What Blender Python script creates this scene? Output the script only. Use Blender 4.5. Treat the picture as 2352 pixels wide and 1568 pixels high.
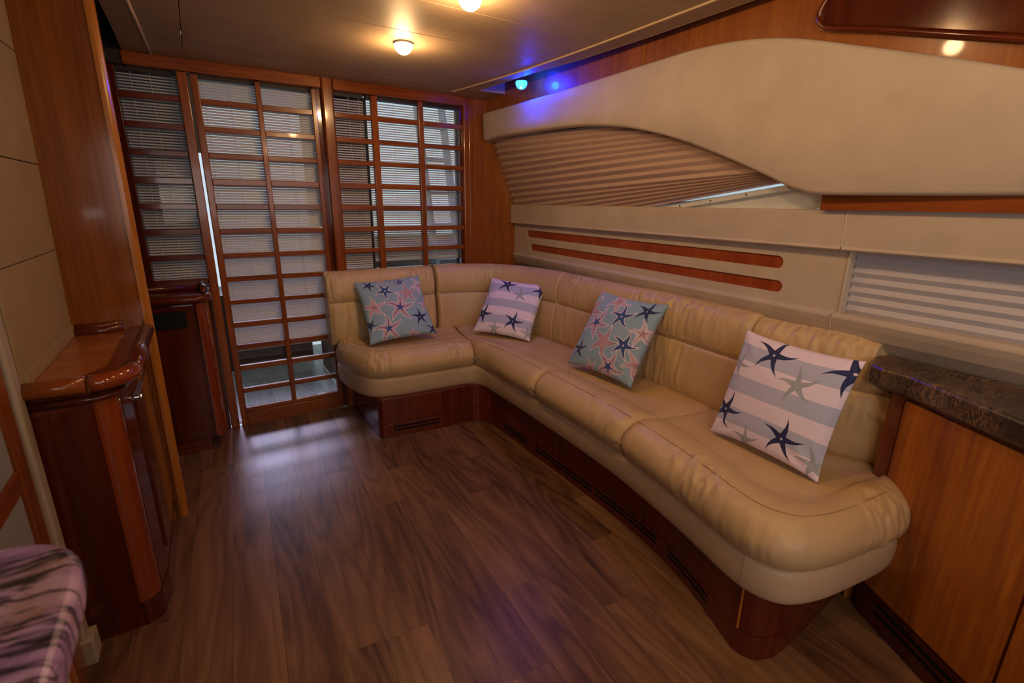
import bpy, bmesh, math, random
from mathutils import Vector, Matrix, noise
random.seed(7)
for o in list(bpy.data.objects): bpy.data.objects.remove(o, do_unlink=True)
SC = bpy.context.scene
COL = SC.collection
PI = math.pi
D = 3.237            # aft bulkhead plane (y)
ZC = 2.035           # headliner height

# ------------------------------------------------------------------ camera
cam = bpy.data.cameras.new('camera'); camo = bpy.data.objects.new('camera', cam); COL.objects.link(camo)
FPX = 1120.0
cam.sensor_width = 36.0; cam.lens = FPX / 2352 * 36.0; cam.clip_start = 0.02; cam.clip_end = 200
def nrm(v): return v.normalized()
dn = nrm(Vector((-46, 3963, FPX)))
Yv = Vector((448 - 1176, 457 - 784, FPX)); Yv = nrm(Yv - Yv.dot(dn) * dn)
Xv = Yv.cross(dn) * 1.0
if Xv.x < 0: Xv = -Xv
Uv = -dn
# rows are the world axes in (right, down, forward) camera coordinates
right = Vector((Xv[0], Yv[0], Uv[0])); down = Vector((Xv[1], Yv[1], Uv[1])); fwd = Vector((Xv[2], Yv[2], Uv[2]))
M = Matrix((right, -down, -fwd)).transposed().to_4x4(); M.translation = Vector((0, 0, 1.35))
camo.matrix_world = M
cam.dof.use_dof = True; cam.dof.focus_distance = 2.4; cam.dof.aperture_fstop = 3.2
SC.camera = camo

# ------------------------------------------------------------------ world, lights, exposure
w = bpy.data.worlds.new('sky'); SC.world = w; w.use_nodes = True
bg = w.node_tree.nodes['Background']; bg.inputs[0].default_value = (0.70, 0.84, 0.95, 1); bg.inputs[1].default_value = 1.15
SC.view_settings.view_transform = 'Standard'; SC.view_settings.look = 'None'
SC.view_settings.exposure = -0.36; SC.view_settings.gamma = 1.0; SC.view_settings.use_curve_mapping = False

def area(name, loc, rot, sx, sy, power, col, spread=PI):
    l = bpy.data.lights.new(name, 'AREA'); l.shape = 'RECTANGLE'; l.size = sx; l.size_y = sy; l.energy = power; l.color = col; l.spread = spread
    o = bpy.data.objects.new(name, l); COL.objects.link(o); o.location = loc; o.rotation_euler = rot; return o
# daylight entering through the windscreen at the forward end of the saloon
area('windscreen_daylight', (0.9, -2.3, 1.45), (math.radians(84), 0, math.radians(-8)), 1.8, 0.7, 12, (1.0, 0.90, 0.88))
# added key light on the port side, forward of the camera, no window there
area('port_key_light', (-0.45, -1.0, 1.45), (math.radians(88), 0, math.radians(-58)), 1.7, 0.8, 23, (1.0, 0.90, 0.82))
# daylight through the aft door glazing falling on the sole
area('aft_door_daylight', (0.38, D + 2.1, 1.42), (math.radians(-62), 0, 0), 1.0, 0.35, 4.0, (0.72, 0.64, 1.0), math.radians(50))
def point(name, loc, power, col, r=0.03, parent=None):
    l = bpy.data.lights.new(name, 'POINT'); l.energy = power; l.color = col; l.shadow_soft_size = r
    o = bpy.data.objects.new(name, l); COL.objects.link(o); o.location = loc
    if parent: o.parent = parent
    return o

# ------------------------------------------------------------------ node helpers
def newmat(name):
    m = bpy.data.materials.new(name); m.use_nodes = True
    nt = m.node_tree; b = nt.nodes['Principled BSDF']; return m, nt, b
def N(nt, typ, **kw):
    n = nt.nodes.new(typ)
    for k, v in kw.items(): setattr(n, k, v)
    return n
def math_(nt, op, a, b=None, c=None):
    n = N(nt, 'ShaderNodeMath', operation=op)
    for i, v in enumerate((a, b, c)):
        if v is None: continue
        if isinstance(v, (int, float)): n.inputs[i].default_value = v
        else: nt.links.new(v, n.inputs[i])
    return n.outputs[0]
def ramp(nt, fac, stops):
    r = N(nt, 'ShaderNodeValToRGB'); e = r.color_ramp.elements
    while len(e) < len(stops): e.new(0.5)
    for i, (p, c) in enumerate(stops): e[i].position = p; e[i].color = (*c, 1)
    nt.links.new(fac, r.inputs[0]); return r.outputs[0]
def mapping(nt, coord, scale, loc=(0, 0, 0), rot=(0, 0, 0)):
    tc = N(nt, 'ShaderNodeTexCoord'); mp = N(nt, 'ShaderNodeMapping')
    mp.inputs['Scale'].default_value = scale; mp.inputs['Location'].default_value = loc; mp.inputs['Rotation'].default_value = rot
    nt.links.new(tc.outputs[coord], mp.inputs[0]); return mp.outputs[0]
def noise_(nt, vec, scale, detail=3, rough=0.5, dist=0.0):
    n = N(nt, 'ShaderNodeTexNoise'); n.inputs['Scale'].default_value = scale; n.inputs['Detail'].default_value = detail
    n.inputs['Roughness'].default_value = rough; n.inputs['Distortion'].default_value = dist
    nt.links.new(vec, n.inputs['Vector']); return n.outputs[0]
def bump(nt, b, h, strength, dist=0.001):
    n = N(nt, 'ShaderNodeBump'); n.inputs['Strength'].default_value = strength; n.inputs['Distance'].default_value = dist
    nt.links.new(h, n.inputs['Height']); nt.links.new(n.outputs[0], b.inputs['Normal'])
def mixc(nt, fac, a, b, typ='MIX'):
    n = N(nt, 'ShaderNodeMix', data_type='RGBA', blend_type=typ)
    for i, v in ((0, fac), (6, a), (7, b)):
        if isinstance(v, (int, float)): n.inputs[i].default_value = v
        elif isinstance(v, tuple): n.inputs[i].default_value = (*v, 1)
        else: nt.links.new(v, n.inputs[i])
    return n.outputs[2]

def plain(name, col, rough=0.5, metal=0.0, spec=0.5, noise_amt=0.04):
    m, nt, b = newmat(name)
    v = mapping(nt, 'Object', (1, 1, 1)); n = noise_(nt, v, 30, 3)
    c = ramp(nt, n, [(0.3, tuple(x * (1 - noise_amt) for x in col)), (0.7, tuple(min(1, x * (1 + noise_amt)) for x in col))])
    nt.links.new(c, b.inputs['Base Color']); b.inputs['Roughness'].default_value = rough; b.inputs['Metallic'].default_value = metal
    b.inputs['Specular IOR Level'].default_value = spec
    return m
def wood(name, axis='z', light=(0.33, 0.088, 0.010), dark=(0.145, 0.030, 0.005), rough=0.2, coat=0.28, cathedral=False):
    """cherry veneer, grain running along the given axis"""
    m, nt, b = newmat(name)
    sc = {'x': (0.06, 1, 1), 'y': (1, 0.06, 1), 'z': (1, 1, 0.06)}[axis]
    v = mapping(nt, 'Object', sc)
    n1 = noise_(nt, v, 60, 4, 0.6, 0.3); n2 = noise_(nt, v, 9, 3, 0.5, 1.2)
    v3 = mapping(nt, 'Object', tuple(s * 5 for s in sc)); n3 = noise_(nt, v3, 120, 2, 0.6)
    f = math_(nt, 'ADD', math_(nt, 'MULTIPLY', n1, 0.45), math_(nt, 'MULTIPLY', n2, 0.55))
    mid = tuple((a + c) / 2 for a, c in zip(light, dark))
    c = ramp(nt, f, [(0.36, dark), (0.5, mid), (0.64, light)])
    oi = N(nt, 'ShaderNodeObjectInfo')
    c = mixc(nt, math_(nt, 'MULTIPLY', oi.outputs['Random'], 0.22), c, dark)
    c = mixc(nt, math_(nt, 'MULTIPLY', math_(nt, 'GREATER_THAN', n3, 0.62), 0.25), c, dark)
    nt.links.new(c, b.inputs['Base Color']); b.inputs['Roughness'].default_value = rough
    b.inputs['Coat Weight'].default_value = coat; b.inputs['Coat Roughness'].default_value = 0.06
    b.inputs['Specular IOR Level'].default_value = 0.35
    bump(nt, b, n1, 0.05)
    return m
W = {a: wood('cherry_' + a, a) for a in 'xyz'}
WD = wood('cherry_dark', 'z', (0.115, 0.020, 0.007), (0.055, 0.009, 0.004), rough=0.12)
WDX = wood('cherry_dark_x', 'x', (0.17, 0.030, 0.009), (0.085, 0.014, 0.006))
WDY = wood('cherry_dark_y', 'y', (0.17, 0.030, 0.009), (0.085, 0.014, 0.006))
WTRIM = wood('cherry_lipping', 'z', (0.52, 0.20, 0.02), (0.34, 0.11, 0.012))
WFACE = wood('cherry_cabinet_front', 'z', (0.52, 0.175, 0.018), (0.24, 0.055, 0.010), rough=0.35, coat=0.15)

def leather(name, col, rough=0.42, grain=0.25):
    m, nt, b = newmat(name)
    v = mapping(nt, 'Object', (1, 1, 1))
    n = noise_(nt, v, 6, 4, 0.55); c = ramp(nt, n, [(0.3, tuple(x * 0.90 for x in col)), (0.7, tuple(min(1, x * 1.06) for x in col))])
    nt.links.new(c, b.inputs['Base Color']); b.inputs['Roughness'].default_value = rough
    vo = N(nt, 'ShaderNodeTexVoronoi'); vo.inputs['Scale'].default_value = 420; nt.links.new(v, vo.inputs['Vector'])
    wr = noise_(nt, mapping(nt, 'Object', (1, 1, 0.35)), 45, 4, 0.6, 0.8)
    h = math_(nt, 'ADD', math_(nt, 'MULTIPLY', vo.outputs['Distance'], 0.25), math_(nt, 'MULTIPLY', wr, 1.2))
    bump(nt, b, h, grain, 0.002)
    return m
LEA = leather('tan_leather', (0.60, 0.43, 0.235), grain=0.35)
LEA2 = leather('beige_leather_apron', (0.56, 0.41, 0.27), 0.5, 0.12)
SEAM = plain('stitching', (0.34, 0.23, 0.12), 0.7)
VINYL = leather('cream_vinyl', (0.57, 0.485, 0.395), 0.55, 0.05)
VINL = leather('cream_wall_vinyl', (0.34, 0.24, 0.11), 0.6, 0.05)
HEAD = leather('headliner_vinyl', (0.40, 0.285, 0.18), 0.55, 0.04)
BEAD = plain('ceiling_bead', (0.62, 0.45, 0.27), 0.4)
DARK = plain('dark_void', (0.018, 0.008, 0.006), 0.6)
BLACK = plain('black_plastic', (0.006, 0.007, 0.007), 0.6, 0, 0.2)
WHITE = plain('white_gelcoat', (0.80, 0.84, 0.82), 0.35)
CHROME = plain('chrome', (0.8, 0.8, 0.8), 0.12, 1.0)
ALU = plain('brushed_rail', (0.55, 0.6, 0.65), 0.35, 0.4)
POST = plain('cream_post', (0.42, 0.36, 0.26), 0.45)
CORD = plain('blind_cord', (0.75, 0.75, 0.72), 0.7)

def slat_mat(name, col, tr=0.25):
    m, nt, b = newmat(name)
    n = noise_(nt, mapping(nt, 'Object', (1, 1, 1)), 8, 2)
    c = ramp(nt, n, [(0.3, tuple(x * 0.95 for x in col)), (0.7, col)])
    nt.links.new(c, b.inputs['Base Color']); b.inputs['Roughness'].default_value = 0.45
    t = N(nt, 'ShaderNodeBsdfTranslucent'); nt.links.new(c, t.inputs[0])
    mx = N(nt, 'ShaderNodeMixShader'); mx.inputs[0].default_value = tr
    nt.links.new(b.outputs[0], mx.inputs[1]); nt.links.new(t.outputs[0], mx.inputs[2])
    nt.links.new(mx.outputs[0], nt.nodes['Material Output'].inputs[0]); return m
SLAT = slat_mat('pale_blind_slat', (0.74, 0.73, 0.76), 0.22)
PLEAT = slat_mat('pleated_fabric', (0.56, 0.40, 0.33), 0.03)
PLEAT2 = slat_mat('pale_pleated_fabric', (0.66, 0.64, 0.70), 0.18)

def glass_mat():
    m, nt, b = newmat('window_glass'); nt.nodes.remove(b)
    tr = N(nt, 'ShaderNodeBsdfTransparent'); tr.inputs[0].default_value = (0.92, 0.95, 0.95, 1)
    g = N(nt, 'ShaderNodeBsdfGlossy'); g.inputs['Roughness'].default_value = 0.02
    lw = N(nt, 'ShaderNodeFresnel'); lw.inputs['IOR'].default_value = 1.45
    mx = N(nt, 'ShaderNodeMixShader'); nt.links.new(lw.outputs[0], mx.inputs[0]); nt.links.new(tr.outputs[0], mx.inputs[1]); nt.links.new(g.outputs[0], mx.inputs[2])
    nt.links.new(mx.outputs[0], nt.nodes['Material Output'].inputs[0]); return m
GLASS = glass_mat()
def frosted_mat():
    m, nt, b = newmat('frosted_glass')
    c = ramp(nt, noise_(nt, mapping(nt, 'Object', (1, 1, 1)), 3, 2), [(0.3, (0.50, 0.50, 0.44)), (0.7, (0.56, 0.56, 0.50))])
    nt.links.new(c, b.inputs['Base Color']); b.inputs['Roughness'].default_value = 0.5
    t = N(nt, 'ShaderNodeBsdfTranslucent'); nt.links.new(c, t.inputs[0]); mx = N(nt, 'ShaderNodeMixShader'); mx.inputs[0].default_value = 0.5
    nt.links.new(b.outputs[0], mx.inputs[1]); nt.links.new(t.outputs[0], mx.inputs[2]); nt.links.new(mx.outputs[0], nt.nodes['Material Output'].inputs[0]); return m
FROST = frosted_mat()

def marble_dark():
    m, nt, b = newmat('dark_emperador_stone')
    v = mapping(nt, 'Object', (1, 1, 1), rot=(0, 0, 0.5))
    n1 = noise_(nt, v, 14, 8, 0.65, 1.0); n2 = noise_(nt, mapping(nt, 'Object', (1, 3, 1), rot=(0, 0, 0.4)), 22, 6, 0.6, 2.0)
    c = ramp(nt, n1, [(0.35, (0.014, 0.010, 0.010)), (0.5, (0.042, 0.028, 0.024)), (0.65, (0.075, 0.050, 0.038))])
    vein = ramp(nt, math_(nt, 'ABSOLUTE', math_(nt, 'SUBTRACT', n2, 0.5)), [(0.0, (1, 1, 1)), (0.02, (0.5, 0.5, 0.5)), (0.05, (0, 0, 0))])
    big = ramp(nt, noise_(nt, v, 5, 3), [(0.38, (0.1, 0.1, 0.1)), (0.6, (1, 1, 1))])
    f = mixc(nt, 1.0, vein, big, 'MULTIPLY')
    c = mixc(nt, math_(nt, 'MULTIPLY', f, 0.8), c, (0.50, 0.28, 0.11))
    nt.links.new(c, b.inputs['Base Color']); b.inputs['Roughness'].default_value = 0.28; return m
def marble_violet():
    m, nt, b = newmat('violet_veined_stone')
    v = mapping(nt, 'Object', (1.0, 3.2, 1.5), rot=(0, 0, -0.35))
    n1 = noise_(nt, v, 5, 7, 0.6, 1.5); n2 = noise_(nt, v, 3.2, 6, 0.6, 1.0); n3 = noise_(nt, mapping(nt, 'Object', (1, 1, 1)), 9, 5)
    c = ramp(nt, n1, [(0.3, (0.16, 0.09, 0.20)), (0.48, (0.42, 0.27, 0.52)), (0.62, (0.60, 0.42, 0.60)), (0.75, (0.46, 0.28, 0.24))])
    c = mixc(nt, ramp(nt, n3, [(0.52, (0, 0, 0)), (0.66, (0.8, 0.8, 0.8))]), c, (0.36, 0.22, 0.12))
    vein = ramp(nt, math_(nt, 'ABSOLUTE', math_(nt, 'SUBTRACT', n2, 0.5)), [(0.0, (1, 1, 1)), (0.02, (0.7, 0.7, 0.7)), (0.045, (0, 0, 0))])
    c = mixc(nt, vein, c, (0.018, 0.014, 0.016))
    nt.links.new(c, b.inputs['Base Color']); b.inputs['Roughness'].default_value = 0.3; return m
STONE = marble_dark(); VIOLET = marble_violet()

def plank_mat(name, cols, deck=False):
    m, nt, b = newmat(name)
    oi = N(nt, 'ShaderNodeObjectInfo'); tc = N(nt, 'ShaderNodeTexCoord')
    off = N(nt, 'ShaderNodeVectorMath', operation='SCALE'); cmb = N(nt, 'ShaderNodeCombineXYZ')
    for i in range(3): nt.links.new(oi.outputs['Random'], cmb.inputs[i])
    nt.links.new(cmb.outputs[0], off.inputs[0]); off.inputs['Scale'].default_value = 37.0
    add = N(nt, 'ShaderNodeVectorMath', operation='ADD'); nt.links.new(tc.outputs['Object'], add.inputs[0]); nt.links.new(off.outputs[0], add.inputs[1])
    def mp(sc):
        n = N(nt, 'ShaderNodeMapping'); n.inputs['Scale'].default_value = sc; nt.links.new(add.outputs[0], n.inputs[0]); return n.outputs[0]
    broad = noise_(nt, mp((1, 0.13, 1)), 7, 3, 0.5, 0.6)
    rings = math_(nt, 'FRACT', math_(nt, 'MULTIPLY', noise_(nt, mp((1, 0.15, 1)), 5.5, 2, 0.4, 0.3), 11))
    rr = math_(nt, 'MULTIPLY', math_(nt, 'ABSOLUTE', math_(nt, 'SUBTRACT', rings, 0.5)), 2.0)
    fine = noise_(nt, mp((1, 0.04, 1)), 150, 3, 0.6)
    f = math_(nt, 'ADD', math_(nt, 'MULTIPLY', broad, 0.56), math_(nt, 'ADD', math_(nt, 'MULTIPLY', rr, 0.13), math_(nt, 'MULTIPLY', fine, 0.26)))
    f = math_(nt, 'ADD', f, math_(nt, 'MULTIPLY', math_(nt, 'SUBTRACT', oi.outputs['Random'], 0.5), 0.10))
    c = ramp(nt, f, [(0.30, cols[0]), (0.47, cols[1]), (0.66, cols[2])])
    nt.links.new(c, b.inputs['Base Color']); b.inputs['Roughness'].default_value = 0.36; b.inputs['Specular IOR Level'].default_value = 0.32
    bump(nt, b, fine, 0.12); return m
PLANK = plank_mat('walnut_plank', [(0.066, 0.030, 0.016), (0.180, 0.088, 0.042), (0.285, 0.150, 0.072)])
DECK = plank_mat('grey_deck_plank', [(0.20, 0.19, 0.17), (0.32, 0.31, 0.28), (0.42, 0.41, 0.38)])

def emis(name, col, strength, base=(0.9, 0.9, 0.9)):
    m, nt, b = newmat(name); b.inputs['Base Color'].default_value = (*base, 1)
    b.inputs['Emission Color'].default_value = (*col, 1); b.inputs['Emission Strength'].default_value = strength; return m
LAMPW = emis('frosted_lamp_glass', (1.0, 0.88, 0.72), 4.5)
LAMPB = emis('blue_lamp_glass', (0.06, 0.62, 0.85), 1.6, (0.2, 0.4, 0.9))
LAMPC = emis('blue_lamp_core', (1.0, 0.75, 0.6), 1.6)

# ---- printed starfish fabric
def star_group():
    g = bpy.data.node_groups.new('starfish', 'ShaderNodeTree')
    for nm in ('UV',): g.interface.new_socket(nm, in_out='INPUT', socket_type='NodeSocketVector')
    for nm in ('cx', 'cy', 'rot', 'size', 'width'): g.interface.new_socket(nm, in_out='INPUT', socket_type='NodeSocketFloat')
    for nm in ('d', 'r', 'v', 'u'): g.interface.new_socket(nm, in_out='OUTPUT', socket_type='NodeSocketFloat')
    gi = g.nodes.new('NodeGroupInput'); go = g.nodes.new('NodeGroupOutput')
    sx = N(g, 'ShaderNodeSeparateXYZ'); g.links.new(gi.outputs['UV'], sx.inputs[0])
    x = math_(g, 'DIVIDE', math_(g, 'SUBTRACT', sx.outputs[0], gi.outputs['cx']), gi.outputs['size'])
    y = math_(g, 'DIVIDE', math_(g, 'SUBTRACT', sx.outputs[1], gi.outputs['cy']), gi.outputs['size'])
    r = math_(g, 'SQRT', math_(g, 'ADD', math_(g, 'MULTIPLY', x, x), math_(g, 'MULTIPLY', y, y)))
    a = math_(g, 'SUBTRACT', math_(g, 'ARCTAN2', y, x), gi.outputs['rot'])
    a = math_(g, 'ADD', a, math_(g, 'MULTIPLY', math_(g, 'SINE', math_(g, 'MULTIPLY', r, 4.0)), 0.10))
    m = math_(g, 'WRAP', a, PI / 5, -PI / 5)
    u = math_(g, 'MULTIPLY', r, math_(g, 'COSINE', m)); v = math_(g, 'ABSOLUTE', math_(g, 'MULTIPLY', r, math_(g, 'SINE', m)))
    wd = math_(g, 'MULTIPLY', math_(g, 'SUBTRACT', 1.0, u), gi.outputs['width'])
    d = math_(g, 'SUBTRACT', wd, v)
    for nm, s in (('d', d), ('r', r), ('v', v), ('u', u)): g.links.new(s, go.inputs[nm])
    return g
SG = star_group()
NAVY = (0.014, 0.016, 0.10); BLUE = (0.028, 0.085, 0.30); PINK = (0.72, 0.50, 0.64); WHT = (0.80, 0.70, 0.82); ROSE = (0.42, 0.24, 0.30); GREY = (0.30, 0.37, 0.44)
def star(nt, base, uvout, kind, cx, cy, rot, size):
    n = nt.nodes.new('ShaderNodeGroup'); n.node_tree = SG; nt.links.new(uvout, n.inputs[0])
    wd = {'n': 0.19, 'b': 0.20, 'g': 0.17, 'd': 0.16, 'p': 0.25, 'q': 0.26, 'r': 0.26, 'w': 0.25}[kind]
    for i, v in enumerate((cx, cy, rot, size * 1.04, wd)): n.inputs[i + 1].default_value = v
    d, r, v, u = n.outputs
    def gt(s, t): return math_(nt, 'GREATER_THAN', s, t)
    def lt(s, t): return math_(nt, 'LESS_THAN', s, t)
    def mul(a, b): return math_(nt, 'MULTIPLY', a, b)
    ins = gt(u, -1)
    dots = mul(gt(math_(nt, 'SINE', math_(nt, 'MULTIPLY', u, 75)), 0.1), mul(lt(v, 0.035), gt(d, 0.035)))
    if kind in 'nbpqrw' and kind != 'd':
        pass
    c = base
    if kind in ('b', 'q', 'w', 'p', 'r') or kind == 'n2':
        c = mixc(nt, mul(gt(d, -0.055), lt(u, 1.08)), c, WHT)
    if kind in ('n', 'd'):
        c = mixc(nt, gt(d, 0), c, NAVY); c = mixc(nt, mul(dots, 0.55), c, BLUE)
        c = mixc(nt, lt(r, 0.05), c, WHT)
    elif kind == 'b':
        c = mixc(nt, gt(d, 0), c, NAVY); c = mixc(nt, gt(d, 0.03), c, BLUE); c = mixc(nt, lt(r, 0.07), c, WHT)
    elif kind == 'g':
        c = mixc(nt, mul(gt(d, 0), 0.85), c, GREY); c = mixc(nt, mul(dots, 0.5), c, (0.5, 0.55, 0.62))
    elif kind in ('p', 'q', 'w'):
        c = mixc(nt, gt(d, 0), c, NAVY if kind != 'w' else (0.16, 0.16, 0.30)); c = mixc(nt, gt(d, 0.022), c, PINK if kind != 'w' else WHT)
        c = mixc(nt, mul(gt(d, 0.03), lt(math_(nt, 'ABSOLUTE', math_(nt, 'SUBTRACT', d, 0.10)), 0.012)), c, ROSE)
        c = mixc(nt, mul(lt(v, 0.018), lt(u, 0.75)), c, NAVY if kind == 'q' else ROSE)
        c = mixc(nt, gt(math_(nt, 'SUBTRACT', math_(nt, 'MULTIPLY', math_(nt, 'SUBTRACT', 0.42, u), 0.25), v), 0), c, BLUE if kind == 'q' else ROSE)
    elif kind == 'r':
        c = mixc(nt, gt(d, 0), c, NAVY); c = mixc(nt, gt(d, 0.025), c, ROSE); c = mixc(nt, mul(dots, 0.8), c, PINK)
        c = mixc(nt, mul(gt(math_(nt, 'SINE', math_(nt, 'MULTIPLY', u, 95)), 0.2), mul(gt(v, 0.07), gt(d, 0.03))), c, PINK)
    return c
def pillow_mat(name, stars, stripes):
    m, nt, b = newmat(name)
    uvn = N(nt, 'ShaderNodeUVMap'); uv = uvn.outputs[0]
    if stripes:
        sx = N(nt, 'ShaderNodeSeparateXYZ'); nt.links.new(uv, sx.inputs[0])
        p = math_(nt, 'FRACT', math_(nt, 'DIVIDE', math_(nt, 'ADD', sx.outputs[1], 0.155 + 0.145), 0.298))
        base = mixc(nt, math_(nt, 'GREATER_THAN', p, 0.5), (0.88, 0.78, 0.98), (0.50, 0.54, 0.77))
    else:
        base = ramp(nt, noise_(nt, uv, 3, 2), [(0.3, (0.26, 0.41, 0.56)), (0.7, (0.295, 0.45, 0.60))])
    for s in stars: base = star(nt, base, uv, *s)
    nt.links.new(base, b.inputs['Base Color']); b.inputs['Roughness'].default_value = 0.75
    b.inputs['Sheen Weight'].default_value = 0.15
    wv = noise_(nt, mapping(nt, 'Object', (1, 1, 1)), 500, 2)
    bump(nt, b, wv, 0.12); return m

# ------------------------------------------------------------------ mesh builder
class MB:
    def __init__(s): s.v = []; s.f = []; s.uv = None
    def add(s, vs, fs):
        k = len(s.v); s.v += [tuple(v) for v in vs]; s.f += [tuple(i + k for i in f) for f in fs]; return s
    def box(s, x0, x1, y0, y1, z0, z1):
        vs = [(x, y, z) for x in (x0, x1) for y in (y0, y1) for z in (z0, z1)]
        return s.add(vs, [(0, 1, 3, 2), (4, 6, 7, 5), (0, 4, 5, 1), (2, 3, 7, 6), (0, 2, 6, 4), (1, 5, 7, 3)])
    def hexa(s, a, b):
        """two quads (4 points each) joined"""
        return s.add(list(a) + list(b), [(3, 2, 1, 0), (4, 5, 6, 7), (0, 1, 5, 4), (1, 2, 6, 5), (2, 3, 7, 6), (3, 0, 4, 7)])
    def grid(s, rows, closed=False, caps=False):
        n = len(rows[0]); vs = [p for r in rows for p in r]; fs = []
        for i in range(len(rows) - 1):
            for j in range(n if closed else n - 1):
                k = (j + 1) % n
                fs.append((i * n + j, i * n + k, (i + 1) * n + k, (i + 1) * n + j))
        if caps: fs.append(tuple(range(n - 1, -1, -1))); fs.append(tuple((len(rows) - 1) * n + j for j in range(n)))
        return s.add(vs, fs)
    def prism(s, pts, z0, z1):
        n = len(pts); vs = [(x, y, z0) for x, y in pts] + [(x, y, z1) for x, y in pts]
        return s.add(vs, [tuple(range(n - 1, -1, -1)), tuple(range(n, 2 * n))] + [(i, (i + 1) % n, n + (i + 1) % n, n + i) for i in range(n)])
    def slab(s, pts, off):
        """extrude a 3-D polygon by a vector"""
        n = len(pts); o = Vector(off); vs = [tuple(p) for p in pts] + [tuple(Vector(p) + o) for p in pts]
        return s.add(vs, [tuple(range(n - 1, -1, -1)), tuple(range(n, 2 * n))] + [(i, (i + 1) % n, n + (i + 1) % n, n + i) for i in range(n)])
    def tube(s, path, r, n=8, caps=True):
        P = [Vector(p) for p in path]; rows = []
        for i, p in enumerate(P):
            t = (P[min(i + 1, len(P) - 1)] - P[max(i - 1, 0)]).normalized()
            a = t.cross(Vector((0, 0, 1)));
            if a.length < 1e-3: a = t.cross(Vector((0, 1, 0)))
            a.normalize(); b = t.cross(a).normalized()
            rows.append([tuple(p + (a * math.cos(2 * PI * k / n) + b * math.sin(2 * PI * k / n)) * r) for k in range(n)])
        return s.grid(rows, True, caps)
    def lathe(s, c, prof, n=24):
        rows = [[(c[0] + r * math.cos(2 * PI * k / n), c[1] + r * math.sin(2 * PI * k / n), c[2] + z) for k in range(n)] for r, z in prof]
        return s.grid(rows, True, True)
def wl(p):
    l = Vector((0, 0, 0))
    while p is not None: l = l + p.location; p = p.parent
    return l
def obj(name, mb, mat, parent=None, bevel=0.0, smooth=False, label=None, cat=None, group=None, kind=None, seg=2, solid=0.0, subsurf=0):
    me = bpy.data.meshes.new(name); off = wl(parent)
    me.from_pydata([tuple(Vector(v) - off) for v in mb.v], [], mb.f); me.update()
    bm = bmesh.new(); bm.from_mesh(me); bmesh.ops.recalc_face_normals(bm, faces=bm.faces); bm.to_mesh(me); bm.free()
    if mb.uv:
        ul = me.uv_layers.new(name='UVMap')
        for lp in me.loops: ul.data[lp.index].uv = mb.uv[lp.vertex_index]
    me.materials.append(mat)
    o = bpy.data.objects.new(name, me); COL.objects.link(o); o.parent = parent
    if solid:
        sm = o.modifiers.new('solid', 'SOLIDIFY'); sm.thickness = solid; sm.offset = 0
    if bevel:
        bv = o.modifiers.new('bevel', 'BEVEL'); bv.width = bevel; bv.segments = seg; bv.limit_method = 'ANGLE'; bv.angle_limit = math.radians(40)
        try: bv.harden_normals = False
        except Exception: pass
    if subsurf:
        ss = o.modifiers.new('sub', 'SUBSURF'); ss.levels = subsurf; ss.render_levels = subsurf
    if smooth:
        for p in me.polygons: p.use_smooth = True
    tag(o, label, cat, group, kind); return o
def tag(o, label=None, cat=None, group=None, kind=None):
    if label: o['label'] = label
    if cat: o['category'] = cat
    if group: o['group'] = group
    if kind: o['kind'] = kind
    return o
def thing(name, loc, label=None, cat=None, group=None, kind=None):
    o = bpy.data.objects.new(name, None); COL.objects.link(o); o.location = loc; o.empty_display_size = 0.1
    return tag(o, label, cat, group, kind)
def cr(pts, n):
    """Catmull-Rom through pts (tuples of any length), n samples per span"""
    out = []; P = [pts[0]] + list(pts) + [pts[-1]]
    for i in range(1, len(P) - 2):
        for k in range(n):
            t = k / n; a, b, c, d = P[i - 1], P[i], P[i + 1], P[i + 2]
            out.append(tuple(0.5 * (2 * q + (r - p) * t + (2 * p - 5 * q + 4 * r - s) * t * t + (3 * q - p - 3 * r + s) * t ** 3) for p, q, r, s in zip(a, b, c, d)))
    out.append(tuple(pts[-1])); return out
def lerp(a, b, t): return a + (b - a) * t
def K(x0, y): return x0 - 0.065 * (D - y)      # side wall tapers in towards the bow

# ================================================================== SETTING
S = 'structure'
# ---- floor with individual planks
fl = obj('floor', MB().box(-1.1, 2.3, -2.5, D + 0.03, -0.06, -0.006), PLANK, kind=S)
hd = math.radians(3.2); o0 = Vector((0.044, 1.294, 0)); ey = Vector((math.sin(hd), math.cos(hd), 0)); ex = Vector((math.cos(hd), -math.sin(hd), 0))
PW = 0.142; joints = {-1: [2.545, 1.294], 0: [2.225, 0.9], 1: [1.285, 2.9], 2: [1.275, 2.4], 3: [2.0, 0.75], 4: [0.965, 2.3], 5: [1.28, 2.75], 6: [1.9, 0.7], 7: [2.217, 1.05], 8: [2.6, 1.35]}
for k in range(-6, 16):
    js = sorted(joints.get(k, [1.0 + (k * 0.37) % 0.9, 2.2 + (k * 0.53) % 0.8]))
    ys = [-1.9] + [lerp(-0.9, 0.1, (k * 0.41) % 1)] + js + [D + 0.0]
    for a, b in zip(ys, ys[1:]):
        g = 0.00035
        p = [o0 + ex * (k * PW + u) + ey * (v) for u, v in ((g, a - 1.294 + g), (PW - g, a - 1.294 + g), (PW - g, b - 1.294 - g), (g, b - 1.294 - g))]
        if max(q.x for q in p) > 2.15 or min(q.x for q in p) < -0.95: continue
        mb = MB(); mb.prism([(ex.dot(q - p[0]), ey.dot(q - p[0])) for q in p], -0.004, 0.0)
        pl = obj('plank', mb, PLANK, None)
        pl.parent = fl; pl.location = p[0]; pl.rotation_euler = (0, 0, -hd)

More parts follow.
